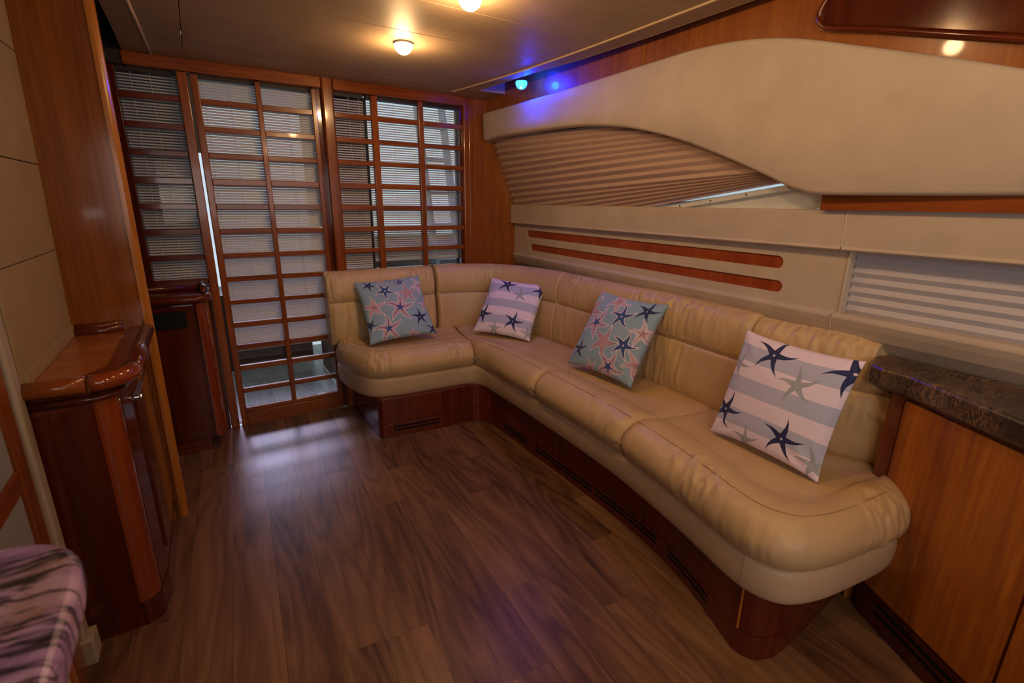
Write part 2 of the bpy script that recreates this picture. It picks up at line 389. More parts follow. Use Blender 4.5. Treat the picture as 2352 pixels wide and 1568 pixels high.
# ---- ceiling: headliner panels with shadow joints, beads, raised side troughs
cl = thing('ceiling', (0.75, 0.5, ZC), kind=S)
EDGE = [(3.0, 1.612), (2.5, 1.645), (2.1, 1.70), (1.67, 1.722), (0.5, 1.735), (-2.5, 1.735)]
def ex_at(y, tab):
    for (a, xa), (b, xb) in zip(tab, tab[1:]):
        if b <= y <= a: return lerp(xa, xb, (a - y) / (a - b))
    return tab[0][1] if y > tab[0][0] else tab[-1][1]
g = 0.0012
ysp = [-2.5, -0.9, 0.5, 1.2, 1.85, 2.19, 2.99]
for a, b in zip(ysp, ysp[1:]):
    for x0, x1 in ((-0.20, 0.045), (0.045, 1.46)):
        obj('headliner_panel', MB().box(x0 + g, x1 - g, a + g, b - g, ZC, ZC + 0.03), HEAD, cl, bevel=0.0015, seg=1)
    n = 6; pts = [(1.46 + g, a + g)] + [(ex_at(lerp(a, b, t / n), EDGE) + 0.0, lerp(a + g, b - g, t / n)) for t in range(n + 1)] + [(1.46 + g, b - g)]
    obj('headliner_panel', MB().prism(pts, ZC, ZC + 0.03), HEAD, cl, bevel=0.001, seg=1)
obj('headliner_panel', MB().box(-0.20, 1.95, 2.99 + g, D + 0.02, ZC, ZC + 0.03), HEAD, cl)
BD = [(1.478, 3.10), (1.497, 3.05), (1.569, 2.51), (1.604, 1.966), (1.615, 1.283), (1.62, 0.3), (1.62, -2.4)]
obj('bead_moulding', MB().tube([(x, y, ZC) for x, y in cr(BD, 5)], 0.0065, 6), BEAD, cl, smooth=True)
obj('bead_moulding', MB().tube([(-0.088, 3.2, ZC), (-0.11, 2.5, ZC), (-0.13, 1.5, ZC), (-0.13, -2.4, ZC)], 0.0075, 6), BEAD, cl, smooth=True)
obj('edge_lip', MB().grid([[(ex_at(y, EDGE), y, ZC - 0.001), (ex_at(y, EDGE) + 0.012, y, ZC + 0.002), (ex_at(y, EDGE) + 0.014, y, ZC + 0.07), (ex_at(y, EDGE), y, ZC + 0.07)] for y in (2.99, 2.75, 2.5, 2.3, 2.1, 1.85, 1.67, 1.0, 0.5, -2.5)], True, True), HEAD, cl)
obj('trough_end_lip', MB().box(1.612, 1.80, 2.985, 2.998, ZC - 0.002, ZC + 0.075), HEAD, cl)
obj('trough_lining', MB().box(1.60, 1.95, -2.5, D, ZC + 0.072, ZC + 0.09), WDY, cl)
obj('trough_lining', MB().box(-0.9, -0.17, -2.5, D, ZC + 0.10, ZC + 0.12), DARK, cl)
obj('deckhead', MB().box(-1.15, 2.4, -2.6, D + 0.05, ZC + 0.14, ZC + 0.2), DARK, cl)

# ---- aft bulkhead: three lattice sections
RAILS = [(1.860, 1.831), (1.725, 1.697), (1.595, 1.567), (1.462, 1.429), (1.330, 1.300), (1.197, 1.166), (1.060, 1.031), (0.927, 0.897),
         (0.790, 0.764), (0.655, 0.625), (0.519, 0.486), (0.389, 0.358), (0.243, 0.214)]
YF = D - 0.012
def bar(parent, name, x0, x1, z0, z1, y0, y1, mat, bev=0.004):
    return obj(name, MB().box(x0, x1, y0, y1, z0, z1), mat, parent, bevel=bev, seg=2)
# left fixed window
w1 = thing('window_1', (-0.12, D, 0.9), kind=S)
bar(w1, 'post', 0.003, 0.047, 0.0, 1.975, YF - 0.006, D + 0.03, W['z'])
bar(w1, 'stile', -0.305, -0.247, 0.88, 1.975, YF, D + 0.03, WD)
bar(w1, 'stile', -0.80, -0.76, 0.88, 1.975, YF, D + 0.03, WD)
for a, b in RAILS[:8]:
    bar(w1, 'rail', -0.247, 0.003, b, a, YF + 0.003, D + 0.018, WDX, 0.003)
    bar(w1, 'rail', -0.76, -0.305, b, a, YF + 0.003, D + 0.018, WDX, 0.003)
obj('glass_pane', MB().box(-0.76, 0.0, D + 0.085, D + 0.09, 0.9, 1.975), GLASS, w1)
# sliding door
d1 = thing('door_1', (0.37, D, 0.0), kind=S)
bar(d1, 'stile', 0.060, 0.094, 0.0, 1.972, YF, D + 0.03, W['z'])
bar(d1, 'stile', 0.645, 0.673, 0.0, 1.972, YF, D + 0.03, W['z'])
bar(d1, 'mullion', 0.357, 0.384, 0.113, 1.972, YF, D + 0.022, W['z'], 0.003)
for a, b in RAILS:
    for x0, x1 in ((0.094, 0.357), (0.384, 0.645)):
        bar(d1, 'rail', x0, x1, b, a, YF + 0.003, D + 0.018, W['x'], 0.003)
bar(d1, 'bottom_rail', 0.094, 0.645, 0.090, 0.115, YF + 0.003, D + 0.02, W['x'], 0.003)
bar(d1, 'kick_rail', 0.094, 0.645, 0.0, 0.088, YF, D + 0.03, W['x'], 0.003)
obj('glass_pane', MB().box(0.094, 0.645, D + 0.085, D + 0.09, 0.09, 1.975), GLASS, d1)
obj('threshold', MB().box(0.06, 0.70, D + 0.0, D + 0.12, -0.02, 0.002), ALU, d1)
# right window behind the sofa
w2 = thing('window_2', (1.2, D, 0.8), kind=S)
obj('post', MB().prism([(0.700, D + 0.03), (0.700, YF - 0.014), (0.708, YF - 0.022), (0.757, YF - 0.022), (0.765, YF - 0.014), (0.765, D + 0.03)], 0.0, ZC), W['z'], w2, bevel=0.002)
bar(w2, 'post', 1.612, 1.655, 0.4, ZC, YF - 0.012, D + 0.03, W['z'], 0.006)
bar(w2, 'post', 1.655, 1.684, 0.4, ZC, YF - 0.004, D + 0.03, W['z'], 0.006)
for x0, x1 in ((0.991, 1.029), (1.296, 1.329)): bar(w2, 'mullion', x0, x1, 0.80, 1.975, YF, D + 0.022, W['z'], 0.003)
bar(w2, 'shadow_stile', 1.590, 1.612, 0.80, 1.975, D + 0.0, D + 0.03, WD, 0.002)
for a, b in RAILS[:8]:
    for x0, x1 in ((0.765, 0.991), (1.029, 1.296), (1.329, 1.612)):
        bar(w2, 'rail', x0, x1, b, a, YF + 0.003, D + 0.018, W['x'], 0.003)
obj('glass_pane', MB().box(0.765, 1.60, D + 0.085, D + 0.09, 0.9, 1.975), GLASS, w2)
# header trims, wall around
bar(tag(thing('trim_1', (0.2, D, 1.975), kind=S)), 'header_board', -0.21, 0.698, 1.976, ZC, YF - 0.02, D + 0.06, W['x'], 0.004)
bar(tag(thing('trim_2', (1.2, D, 1.975), kind=S)), 'header_board', 0.767, 1.611, 1.976, ZC, YF - 0.02, D + 0.06, W['x'], 0.004)
wb = thing('wall_back', (1.8, D, 0), kind=S)
obj('veneer_panel', MB().box(1.684, 2.32, D, D + 0.03, 0.0, ZC), wood('cherry_panel', 'z', (0.37, 0.115, 0.012), (0.22, 0.055, 0.007), rough=0.3, coat=0.25), wb)
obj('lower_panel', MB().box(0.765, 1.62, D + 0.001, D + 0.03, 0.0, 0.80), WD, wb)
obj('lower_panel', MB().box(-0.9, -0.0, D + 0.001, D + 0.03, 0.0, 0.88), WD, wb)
obj('outer_frame', MB().box(0.672, 0.702, D + 0.002, D + 0.12, 0.0, ZC), WD, wb)
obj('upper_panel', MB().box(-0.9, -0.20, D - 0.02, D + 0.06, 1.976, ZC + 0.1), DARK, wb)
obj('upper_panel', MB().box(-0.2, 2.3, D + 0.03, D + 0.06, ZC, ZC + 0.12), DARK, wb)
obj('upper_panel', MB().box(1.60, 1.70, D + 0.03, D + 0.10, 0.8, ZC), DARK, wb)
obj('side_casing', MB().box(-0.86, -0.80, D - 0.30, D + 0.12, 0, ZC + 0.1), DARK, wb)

# ---- starboard side (right of picture)
wr = thing('wall_right', (2.05, 1.2, 0), kind=S)
def sweep(name, prof, y0, y1, mat, parent=wr, bevel=0.0, smooth=False, **kw):
    rows = [[(K(x, y), y, z) for x, z in prof] for y in (y0, y1)]
    return obj(name, MB().grid(rows, True, True), mat, parent, bevel=bevel, smooth=smooth, **kw)
ledge = [(2.010, 1.222), (2.006, 1.212), (2.016, 1.206), (2.30, 1.206), (2.30, 1.343), (2.022, 1.343), (2.010, 1.336)]
sweep('ledge_panel', ledge, 0.842, D - 0.002, VINYL, bevel=0.002)
sweep('ledge_panel', ledge, -2.4, 0.839, VINYL, bevel=0.002)
sill = [(2.075, 0.990), (2.040, 0.990), (2.029, 0.984), (2.027, 0.973), (2.036, 0.950), (2.055, 0.915), (2.10, 0.868), (2.12, 0.80), (2.12, 0.0), (2.32, 0.0), (2.32, 0.99)]
sweep('sill_panel', sill, 0.842, D - 0.002, VINYL, bevel=0.003)
sweep('sill_panel', sill, -2.4, 0.839, VINYL, bevel=0.003)
def holed(name, outer, holes, fx, th, mat, parent):
    bm = bmesh.new()
    def loop(pts):
        vs = [bm.verts.new((fx(y, z), y, z)) for y, z in pts]
        return [bm.edges.new((vs[i], vs[(i + 1) % len(vs)])) for i in range(len(vs))]
    es = loop(outer)
    for h in holes: es += loop(h)
    bmesh.ops.triangle_fill(bm, edges=es, use_beauty=True)
    r = bmesh.ops.extrude_face_region(bm, geom=list(bm.faces))
    for v in [e for e in r['geom'] if isinstance(e, bmesh.types.BMVert)]: v.co.x += th
    bm.verts.index_update(); mb = MB(); mb.v = [tuple(v.co) for v in bm.verts]; mb.f = [tuple(v.index for v in f.verts) for f in bm.faces]; bm.free()
    return obj(name, mb, mat, parent)
def slot(y0, y1, z0, z1, n=10):
    r = (z1 - z0) / 2; zc = (z0 + z1) / 2; out = []
    for k in range(n + 1): a = -PI / 2 + PI * k / n; out.append((y1 - r + r * math.cos(a), zc + r * math.sin(a)))
    for k in range(n + 1): a = PI / 2 + PI * k / n; out.append((y0 + r + r * math.cos(a), zc + r * math.sin(a)))
    return out
SL = [slot(1.057, 3.043, 1.117, 1.166), slot(1.046, 2.992, 1.025, 1.071)]
holed('side_panel', [(0.826, 0.985), (D, 0.985), (D, 1.21), (0.826, 1.21)], SL, lambda y, z: K(2.045, y), 0.016, VINYL, wr)
for (a, b, c, d) in ((1.05, 3.05, 1.112, 1.171), (1.04, 3.0, 1.020, 1.076)):
    obj('inlay_strip', MB().hexa([(K(2.053, y), y, z) for y, z in ((a, c), (b, c), (b, d), (a, d))], [(K(2.066, y), y, z) for y, z in ((a, c), (b, c), (b, d), (a, d))]), wood('cherry_inlay', 'z', (0.40, 0.085, 0.018), (0.25, 0.042, 0.010), rough=0.4, coat=0.1), wr)
obj('panel_edge_trim', MB().box(K(2.04, 0.822), K(2.04, 0.822) + 0.04, 0.817, 0.826, 0.985, 1.208), VINYL, wr, bevel=0.002)
sweep('back_skin', [(2.10, 0.98), (2.30, 0.98), (2.30, 1.21), (2.10, 1.21)], 0.82, D, VINYL)
PIPE = plain('piping', (0.72, 0.62, 0.48), 0.5)
obj('piping', MB().tube([(K(x, 0.8405) - 0.0005, 0.8405, z) for x, z in [(2.10, 1.343)] + [ledge[i] for i in (5, 6, 0, 1, 2)]], 0.0022, 6), PIPE, wr, smooth=True)
obj('piping', MB().tube([(K(x, 0.8405) - 0.0005, 0.8405, z) for x, z in sill[:8]], 0.0022, 6), PIPE, wr, smooth=True)
# pillars of solid lining forward and above
obj('fascia', MB().slab([(1.80, D, 1.80), (1.80, 1.35, 1.80), (1.80, 0.95, 1.46), (1.80, -2.4, 1.46), (1.80, -2.4, ZC + 0.08), (1.80, D, ZC + 0.08)], (0.02, 0, 0)), wood('cherry_fascia', 'z', (0.36, 0.115, 0.014), (0.21, 0.055, 0.008), rough=0.34, coat=0.25), wr)
obj('fascia_joint', MB().box(1.7985, 1.801, 1.776, 1.779, 1.90, ZC + 0.07), WTRIM, wr)
obj('outer_skin', MB().slab([(1.86, D, 1.84), (1.86, 1.2, 1.80), (1.86, 0.92, 1.50), (1.86, -2.4, 1.50), (1.86, -2.4, ZC + 0.14), (1.86, D, ZC + 0.14)], (0.03, 0, 0)), DARK, wr)
# valance (padded pelmet) as a thick shaped board
top = [(3.225, 1.947), (3.0, 1.946), (2.288, 1.945), (1.681, 1.950), (1.457, 1.950), (1.265, 1.934), (1.068, 1.894), (0.822, 1.812), (0.467, 1.687), (0.1, 1.55), (-0.5, 1.45), (-2.4, 1.42)]
bot = [(3.222, 1.766), (3.05, 1.776), (2.739, 1.772), (2.301, 1.757), (2.05, 1.735), (1.803, 1.695), (1.539, 1.625), (1.314, 1.543), (1.119, 1.462), (1.031, 1.421), (0.951, 1.397), (0.883, 1.389), (0.401, 1.383), (-0.5, 1.38), (-2.4, 1.38)]
tp_ = cr(top, 6); bt_ = cr(bot, 6)
n = 90
def samp(c, y):
    for (a, za), (b, zb) in zip(c, c[1:]):
        if b <= y <= a: return lerp(za, zb, (a - y) / max(1e-6, a - b))
    return c[0][1] if y > c[0][0] else c[-1][1]
rows = []
ysv = [3.225 - 2.6 * k / n for k in range(n + 1)] + [0.4, 0.1, -0.5, -2.4]
for y in ysv:
    zt, zb = samp(tp_, y), samp(bt_, y); lean = lambda z: 1.757 + (1.95 - z) * 0.05
    xs = []
    r = 0.014
    prof = [(0.062, zt), (0.03, zt), (r, zt - 0.001), (0.004, zt - 0.005), (0, zt - r), (0, lerp(zt, zb, .33)), (0, lerp(zt, zb, .66)), (0, zb + r), (0.004, zb + 0.005), (r, zb + 0.001), (0.03, zb), (0.062, zb)]
    rows.append([(lean(z) + dx, y, z) for dx, z in prof])
obj('valance_panel', MB().grid(rows, True, True), VINYL, wr, smooth=False)
wr.children[-1].data.polygons.foreach_set('use_smooth', [True] * len(wr.children[-1].data.polygons))
# locker door with rounded corner and bead, upper right
lk = [(0.992, 1.935), (0.975, 1.912), (0.94, 1.898), (0.82, 1.865), (0.484, 1.762), (0.15, 1.66), (-0.3, 1.60), (-0.3, ZC + 0.06), (0.90, ZC + 0.06), (0.95, 2.02), (0.98, 1.975)]
obj('locker_door', MB().slab([(1.782, y, z) for y, z in lk], (0.018, 0, 0)), WD, wr, bevel=0.004)
lkc = cr([(1.78, y, z) for y, z in [(0.90, ZC + 0.06), (0.955, 2.02), (0.99, 1.97), (1.002, 1.935), (0.98, 1.905), (0.94, 1.89), (0.82, 1.857), (0.484, 1.753), (0.15, 1.65), (-0.3, 1.60)]], 6)
obj('locker_bead', MB().tube(lkc, 0.0085, 8), WDY, wr, smooth=True)
# wood strip under the valance
sweep('cherry_strip', [(1.99, 1.34), (2.01, 1.34), (2.01, 1.42), (1.99, 1.42)], -2.4, 0.925, wood('cherry_strip', 'y', (0.34, 0.088, 0.016), (0.20, 0.045, 0.010), rough=0.3), bevel=0.001)
# upper side window: frame, screws, liner, glass; everything lies on the tilted window plane
def WP(y, z, off=0.0):
    x = lerp(2.028, 1.847, (z - 1.348) / 0.425) - 0.065 * (D - y)
    lim = 1.846 - 0.004 + (0.012 if z > 1.5 else 0.0)
    if x < lim + 0.02: x = lim + 0.02 * math.exp(min(0, (x - lim - 0.02) / 0.02))
    return (x + off, y, z)
def zb_(y): return 1.447 - 0.13 * (y - 1.073)
w3 = thing('window_3', (1.95, 2.0, 1.35), kind=S)
def strip(name, za, zb2, y0, y1, off, th, mat, parent=w3, bevel=0.001):
    q = [(y0, za(y0)), (y1, za(y1)), (y1, zb2(y1)), (y0, zb2(y0))]
    return obj(name, MB().hexa([WP(y, z, off) for y, z in q], [WP(y, z, off + th) for y, z in q]), mat, parent, bevel=bevel)
strip('window_frame', lambda y: zb_(y) - 0.040, lambda y: zb_(y) - 0.019, 0.99, 3.1, 0.008, 0.012, WHITE, bevel=0.002)
for yy in (1.06, 1.24, 1.42, 1.60):
    p = Vector(WP(yy, zb_(yy) - 0.0295, 0.008)); s = obj('screw', MB().tube([p + Vector((0.002, 0, 0)), p + Vector((-0.0025, 0, 0))], 0.0035, 10), CHROME, w3)
obj('liner', MB().hexa([WP(3.1, 1.2, .02), WP(0.925, 1.348, .02), WP(0.925, 1.44, .02), WP(3.1, zb_(3.1) - .03, .02)], [WP(3.1, 1.2, .026), WP(0.925, 1.348, .026), WP(0.925, 1.44, .026), WP(3.1, zb_(3.1) - .03, .026)]), WHITE, w3)
obj('glass_pane', MB().hexa([WP(3.2, 1.15, .05), WP(0.92, 1.15, .05), WP(0.92, 1.85, .05), WP(3.2, 1.85, .05)], [WP(3.2, 1.15, .055), WP(0.92, 1.15, .055), WP(0.92, 1.85, .055), WP(3.2, 1.85, .055)]), GLASS, w3)
obj('end_liner', MB().hexa([(1.90, .917, 1.34), (2.2, .917, 1.34), (2.2, .917, 1.80), (1.90, .917, 1.80)], [(1.90, .905, 1.34), (2.2, .905, 1.34), (2.2, .905, 1.80), (1.90, .905, 1.80)]), WHITE, w3)

# ---- pleated blinds
pb = thing('pleated_blind', (1.95, 2.1, 1.35), 'brown fan-pleated blind in the curved upper side window', 'blind')
def zf_frac(t):
    if t < 0.386: return lerp(1, 0.60, t / 0.386)
    if t < 0.64: return lerp(0.60, 0.09, (t - 0.386) / 0.254)
    return lerp(0.09, 0.0, (t - 0.64) / 0.36)
NP = 15; rows = []
M_ = 15 * 8
for i in range(M_ + 1):
    t = i / M_; row = []
    for k in range(41):
        y = 3.2 - (3.2 - 0.94) * k / 40; s = k / 40
        zbk = 1.80 - 0.63 * t; zft = 1.463 + 0.227 * zf_frac(t)
        z = lerp(zbk, zft, s); ph = (t * NP) % 1.0
        tri = abs(ph - 0.5) * 2
        amp = lerp(0.020, 0.009, s)
        row.append(WP(y, z, -amp * (1 - tri)))
    rows.append(row)
obj('pleated_fabric', MB().grid(rows), PLEAT, pb, solid=0.0008)
strip('bottom_rail', lambda y: zb_(y) - 0.011, lambda y: zb_(y) + 0.001, 0.97, 3.15, -0.008, 0.012, plain('pink_rail', (0.62, 0.47, 0.52), 0.4), pb)
pb2 = thing('pleated_blind', (1.87, 0.2, 0.98), 'pale grey pleated blind in the low side window beside the dark stone counter', 'blind')
rows = []
nP = 7
for i in range(nP * 8 + 1):
    ph = (i / 8) % 1.0; z = 0.985 + 0.231 * i / (nP * 8); tri = abs(ph - 0.5) * 2
    rows.append([(K(2.085, y) - 0.010 * (1 - tri), y, z) for y in (0.817, 0.3, -0.3, -1.2, -2.3)])
obj('pleated_fabric', MB().grid(rows), PLEAT2, pb2, solid=0.0008)
w4 = thing('window_4', (1.9, -0.3, 1.1), kind=S)
sweep('glass_pane', [(2.16, 0.98), (2.165, 0.98), (2.165, 1.21), (2.16, 1.21)], -2.3, 0.82, GLASS, w4)

# ---- venetian blinds behind the lattice
def slat_mesh(wd, depth, tilt):
    me = bpy.data.meshes.new('slat'); pts = []
    for sgn in (1, -1):
        for k in range(5):
            u = (k / 4 - 0.5) * sgn; d_ = u * depth; h = 0.0026 * (1 - 4 * u * u) + (0.00025 * sgn)
            pts.append((d_ * math.cos(tilt) - h * math.sin(tilt), d_ * math.sin(tilt) + h * math.cos(tilt)))
    mb = MB(); mb.grid([[(x, a, b) for a, b in pts] for x in (-wd / 2, wd / 2)], True, True)
    me.from_pydata(mb.v, [], mb.f); me.materials.append(SLAT); me.update(); return me
def venetian(x0, x1, z0, z1, label, tilt, cords, y=D + 0.045, rail=True):
    th = thing('venetian_blind', ((x0 + x1) / 2, y, z0), label, 'blind', 'venetian blinds behind the wooden lattice')
    me = slat_mesh(x1 - x0, 0.0155, tilt); n = int((z1 - z0 - 0.01) / 0.0140)
    for i in range(n):
        o = bpy.data.objects.new('slat', me); COL.objects.link(o); o.parent = th; o.location = (0, 0, 0.012 + i * 0.0140)
    for c in cords: obj('ladder_cord', MB().tube([(c, y - 0.009, z0), (c, y - 0.009, z1)], 0.0009, 4), CORD, th)
    obj('bottom_rail', MB().box(x0, x1, y - 0.008, y + 0.008, z0 - 0.010, z0 + 0.004), ALU, th, bevel=0.003)
    obj('head_rail', MB().box(x0, x1, y - 0.014, y + 0.030, z1 - 0.004, z1 + 0.030), DARK, th)
    return th
R = math.radians
venetian(-0.245, 0.0, 0.912, 1.962, 'venetian blind in the window left of the door, above the dark cabinet', R(32), (-0.19, -0.11, -0.015))
venetian(-0.70, -0.262, 0.912, 1.962, 'venetian blind mostly hidden behind the orange wooden partition edge', R(32), (-0.6, -0.3))
venetian(0.085, 0.665, 0.478, 1.962, 'nearly closed venetian blind on the lattice door', R(53), (0.115, 0.235, 0.365, 0.52, 0.63))
venetian(0.755, 0.955, 0.935, 1.962, 'dark-backed venetian blind in the column next to the door', R(34), (0.865, 0.93))
venetian(0.972, 1.585, 0.975, 1.962, 'open venetian blind with daylight behind, above the sofa corner', R(33), (1.145, 1.44))

# ---- port side: cream wall, bulkhead, post, frosted door
wlf = thing('wall_left', (-0.46, 2.0, 0), kind=S)
for z0, z1 in ((0.862, 1.172), (1.175, 1.458), (1.461, 1.80), (1.803, ZC)):
    lx = lambda z: lerp(-0.452, -0.422, (z - 0.86) / 1.17)
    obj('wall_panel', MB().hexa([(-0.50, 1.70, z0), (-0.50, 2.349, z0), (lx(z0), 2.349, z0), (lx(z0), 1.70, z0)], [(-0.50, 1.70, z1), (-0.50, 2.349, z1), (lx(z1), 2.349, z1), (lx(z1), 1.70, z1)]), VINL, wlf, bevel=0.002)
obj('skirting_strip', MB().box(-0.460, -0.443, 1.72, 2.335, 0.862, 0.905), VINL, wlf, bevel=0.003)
obj('inner_skin', MB().box(-0.56, -0.50, 1.55, 2.36, 0.0, ZC + 0.1), DARK, wlf)
obj('post', MB().box(-0.525, -0.452, 1.640, 1.697, 0.0, ZC), POST, wlf, bevel=0.008, seg=3)
obj('post_base', MB().box(-0.525, -0.436, 1.634, 1.705, 0.0, 0.085), POST, wlf, bevel=0.004)
obj('outer_skin', MB().box(-0.98, -0.92, -2.5, D, -0.05, ZC + 0.1), DARK, wlf)
pt = thing('trim_3', (-0.34, 2.35, 0), kind=S)
obj('bulkhead_panel', MB().box(-0.52, -0.242, 2.350, 2.375, 0.0, ZC + 0.1), wood('cherry_gloss', 'z', (0.32, 0.100, 0.010), (0.17, 0.045, 0.006), rough=0.13, coat=0.35), pt)
rows = []
for k in range(13):
    a = -PI / 2 + PI * k / 12; rows.append((-0.232 + 0.020 * math.cos(a), 2.3625 + 0.0185 * math.sin(a)))
obj('edge_lipping', MB().prism([(-0.241, 2.344)] + rows + [(-0.241, 2.381)], 0.0, ZC + 0.1), WTRIM, pt)
for v in pt.children[-1].data.vertices: v.co.x += 0.014 * max(0, v.co.z / 2.1)
for v in pt.children[0].data.vertices: v.co.x += 0.014 * max(0, v.co.z / 2.1) if v.co.x > -0.1 else 0
d2 = thing('door_2', (-0.53, 1.3, 0), kind=S)
obj('stile', MB().box(-0.485, -0.460, 1.555, 1.625, 0.0, 1.9), W['z'], d2, bevel=0.004)
for z0, z1 in ((0.0, 0.12), (0.645, 0.70), (1.25, 1.30), (1.85, 1.9)):
    obj('rail', MB().box(-0.485, -0.460, 1.0, 1.555, z0, z1), W['y'], d2, bevel=0.004)
obj('stile', MB().box(-0.485, -0.460, 0.94, 1.0, 0.0, 1.9), W['z'], d2, bevel=0.004)
for z0, z1 in ((0.12, 0.645), (0.70, 1.25), (1.30, 1.85)):
    obj('frosted_pane', MB().box(-0.476, -0.470, 1.0, 1.555, z0, z1), FROST, d2)
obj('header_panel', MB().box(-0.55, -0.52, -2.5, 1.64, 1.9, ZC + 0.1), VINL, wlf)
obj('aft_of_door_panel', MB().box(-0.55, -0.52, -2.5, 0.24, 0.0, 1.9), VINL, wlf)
# forward end of the saloon, behind the camera
wf = thing('wall_front', (0.7, -2.5, 0), kind=S)
obj('wall_panel', MB().box(-1.0, 2.3, -2.56, -2.5, -0.05, ZC + 0.1), VINYL, wf)
obj('dash_shelf', MB().box(-0.5, 1.85, -2.5, -2.1, 0.9, 0.95), WDX, wf, bevel=0.01)

# ---- cockpit outside the door
dk = thing('cockpit_deck', (0.6, D + 1.0, -0.05), 'weathered grey deck boards seen through the foot of the lattice door', 'deck')
for i in range(16):
    x0 = -0.9 + i * 0.17
    for a, b in ((D + 0.121, D + 0.55 + (i * 0.31) % 0.5), (D + 0.552 + (i * 0.31) % 0.5, D + 1.75)):
        obj('deck_board', MB().box(x0 + 0.001, x0 + 0.169, a, b, -0.035, -0.02), DECK, dk, bevel=0.001, seg=1)
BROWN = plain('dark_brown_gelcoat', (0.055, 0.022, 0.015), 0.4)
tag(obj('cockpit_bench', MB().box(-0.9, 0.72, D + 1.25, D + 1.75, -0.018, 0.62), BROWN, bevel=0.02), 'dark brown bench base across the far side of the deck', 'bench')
ck = thing('cockpit_locker', (0.9, D + 0.6, -0.02), 'tall dark locker outside behind the first window column right of the door', 'locker')
obj('carcass', MB().box(0.745, 1.03, D + 0.22, D + 1.0, -0.018, 2.0), plain('locker_brown', (0.10, 0.055, 0.045), 0.5), ck, bevel=0.01)
obj('plinth_edge', MB().box(0.738, 0.746, D + 0.20, D + 1.0, -0.018, 0.0), WHITE, ck)
ld = thing('flybridge_ladder', (1.5, D + 1.0, -0.02), 'grey metal ladder outside behind the rightmost window column', 'ladder')
GM = plain('grey_metal', (0.30, 0.34, 0.38), 0.35, 0.5)
for x in (1.78, 2.02): obj('stringer', MB().hexa([(x, D + .7, 0), (x + .03, D + .7, 0), (x + .03, D + .8, 0), (x, D + .8, 0)], [(x, D + 1.25, 2.3), (x + .03, D + 1.25, 2.3), (x + .03, D + 1.35, 2.3), (x, D + 1.35, 2.3)]), GM, ld)
for i in range(7):
    t = (i + 1) / 8; obj('tread', MB().box(1.79, 2.02, D + .7 + .55 * t, D + .8 + .55 * t, 2.3 * t - .015, 2.3 * t + .015), GM, ld, bevel=0.004)
tag(obj('cockpit_coaming', MB().slab([(0.9, D + 1.76, 0.0), (2.6, D + 1.76, 0.0), (2.6, D + 1.76, 1.02), (1.5, D + 1.76, 1.02), (0.9, D + 1.76, 0.85)], (0, 0.05, 0)), BROWN), 'dark brown cockpit side wall beyond the ladder', 'wall')
tag(obj('cockpit_overhang', MB().box(-1.0, 1.05, D + 0.13, D + 1.9, 2.12, 2.18), plain('overhang', (0.35, 0.36, 0.37), 0.6)), 'grey overhang above the deck outside the door', 'roof')

# ================================================================== SOFA
sofa = thing('corner_sofa', (1.6, 1.8, 0), 'L-shaped tan leather sofa on a cherry wood base along the window wall', 'sofa')
F_ = [(0.63, 3.10), (0.645, 2.90), (0.72, 2.70), (0.86, 2.640), (1.02, 2.625), (1.20, 2.612), (1.32, 2.60), (1.37, 2.54), (1.378, 2.42), (1.372, 2.20), (1.368, 1.93), (1.360, 1.60), (1.338, 1.29), (1.285, 0.95), (1.235, 0.72), (1.232, 0.62), (1.275, 0.545), (1.38, 0.500), (1.52, 0.475), (1.68, 0.455), (1.80, 0.465)]
B_ = [(0.70, 3.16), (0.76, 3.13), (0.86, 3.12), (0.95, 3.12), (1.06, 3.12), (1.20, 3.12), (1.34, 3.12), (1.60, 3.09), (1.80, 2.85), (1.84, 2.30), (1.85, 1.95), (1.84, 1.58), (1.82, 1.20), (1.80, 1.00), (1.79, 0.92), (1.79, 0.86), (1.795, 0.80), (1.80, 0.76), (1.82, 0.72), (1.84, 0.68), (1.86, 0.64)]
NS = 36
Fc = cr(F_, NS); Bc = cr(B_, NS)
def arclen(c):
    L = [0.0]
    for a, b in zip(c, c[1:]): L.append(L[-1] + math.hypot(a[0] - b[0], a[1] - b[1]))
    return L
FL = arclen(Fc); NT = len(Fc)
def fold(x, y, z, s, amp, freq=1.0):
    n1 = noise.noise(Vector((x * 46 * freq, y * 46 * freq, z * 7))); msk = max(0.0, noise.noise(Vector((x * 4 + 3, y * 4, 5.0))) + 0.25)
    return amp * n1 * msk * 2.2
SEATP = [(-0.06, 0.40), (-0.03, 0.485), (0.03, 0.505), (None, 0.5, 0.30), (None, 0.503, 0.62), ('e', -0.17, 0.507), ('e', -0.10, 0.520), ('e', -0.045, 0.512), ('e', 0.0, 0.484), ('e', 0.022, 0.445), ('e', 0.022, 0.408), ('e', 0.003, 0.372), ('e', -0.03, 0.352), ('e', -0.07, 0.348)]
def seat_prof(L, ns=4):
    pts = []
    for p in SEATP:
        if p[0] is None: pts.append((L * p[2], p[1]))
        elif p[0] == 'e': pts.append((max(L * 0.3, L + p[1]) if p[1] > -0.12 else max(L * 0.55, L + p[1]), p[2]))
        else: pts.append((p[0] if L > 0.2 else p[0] * 0.5, p[1]))
    return cr(pts, ns)
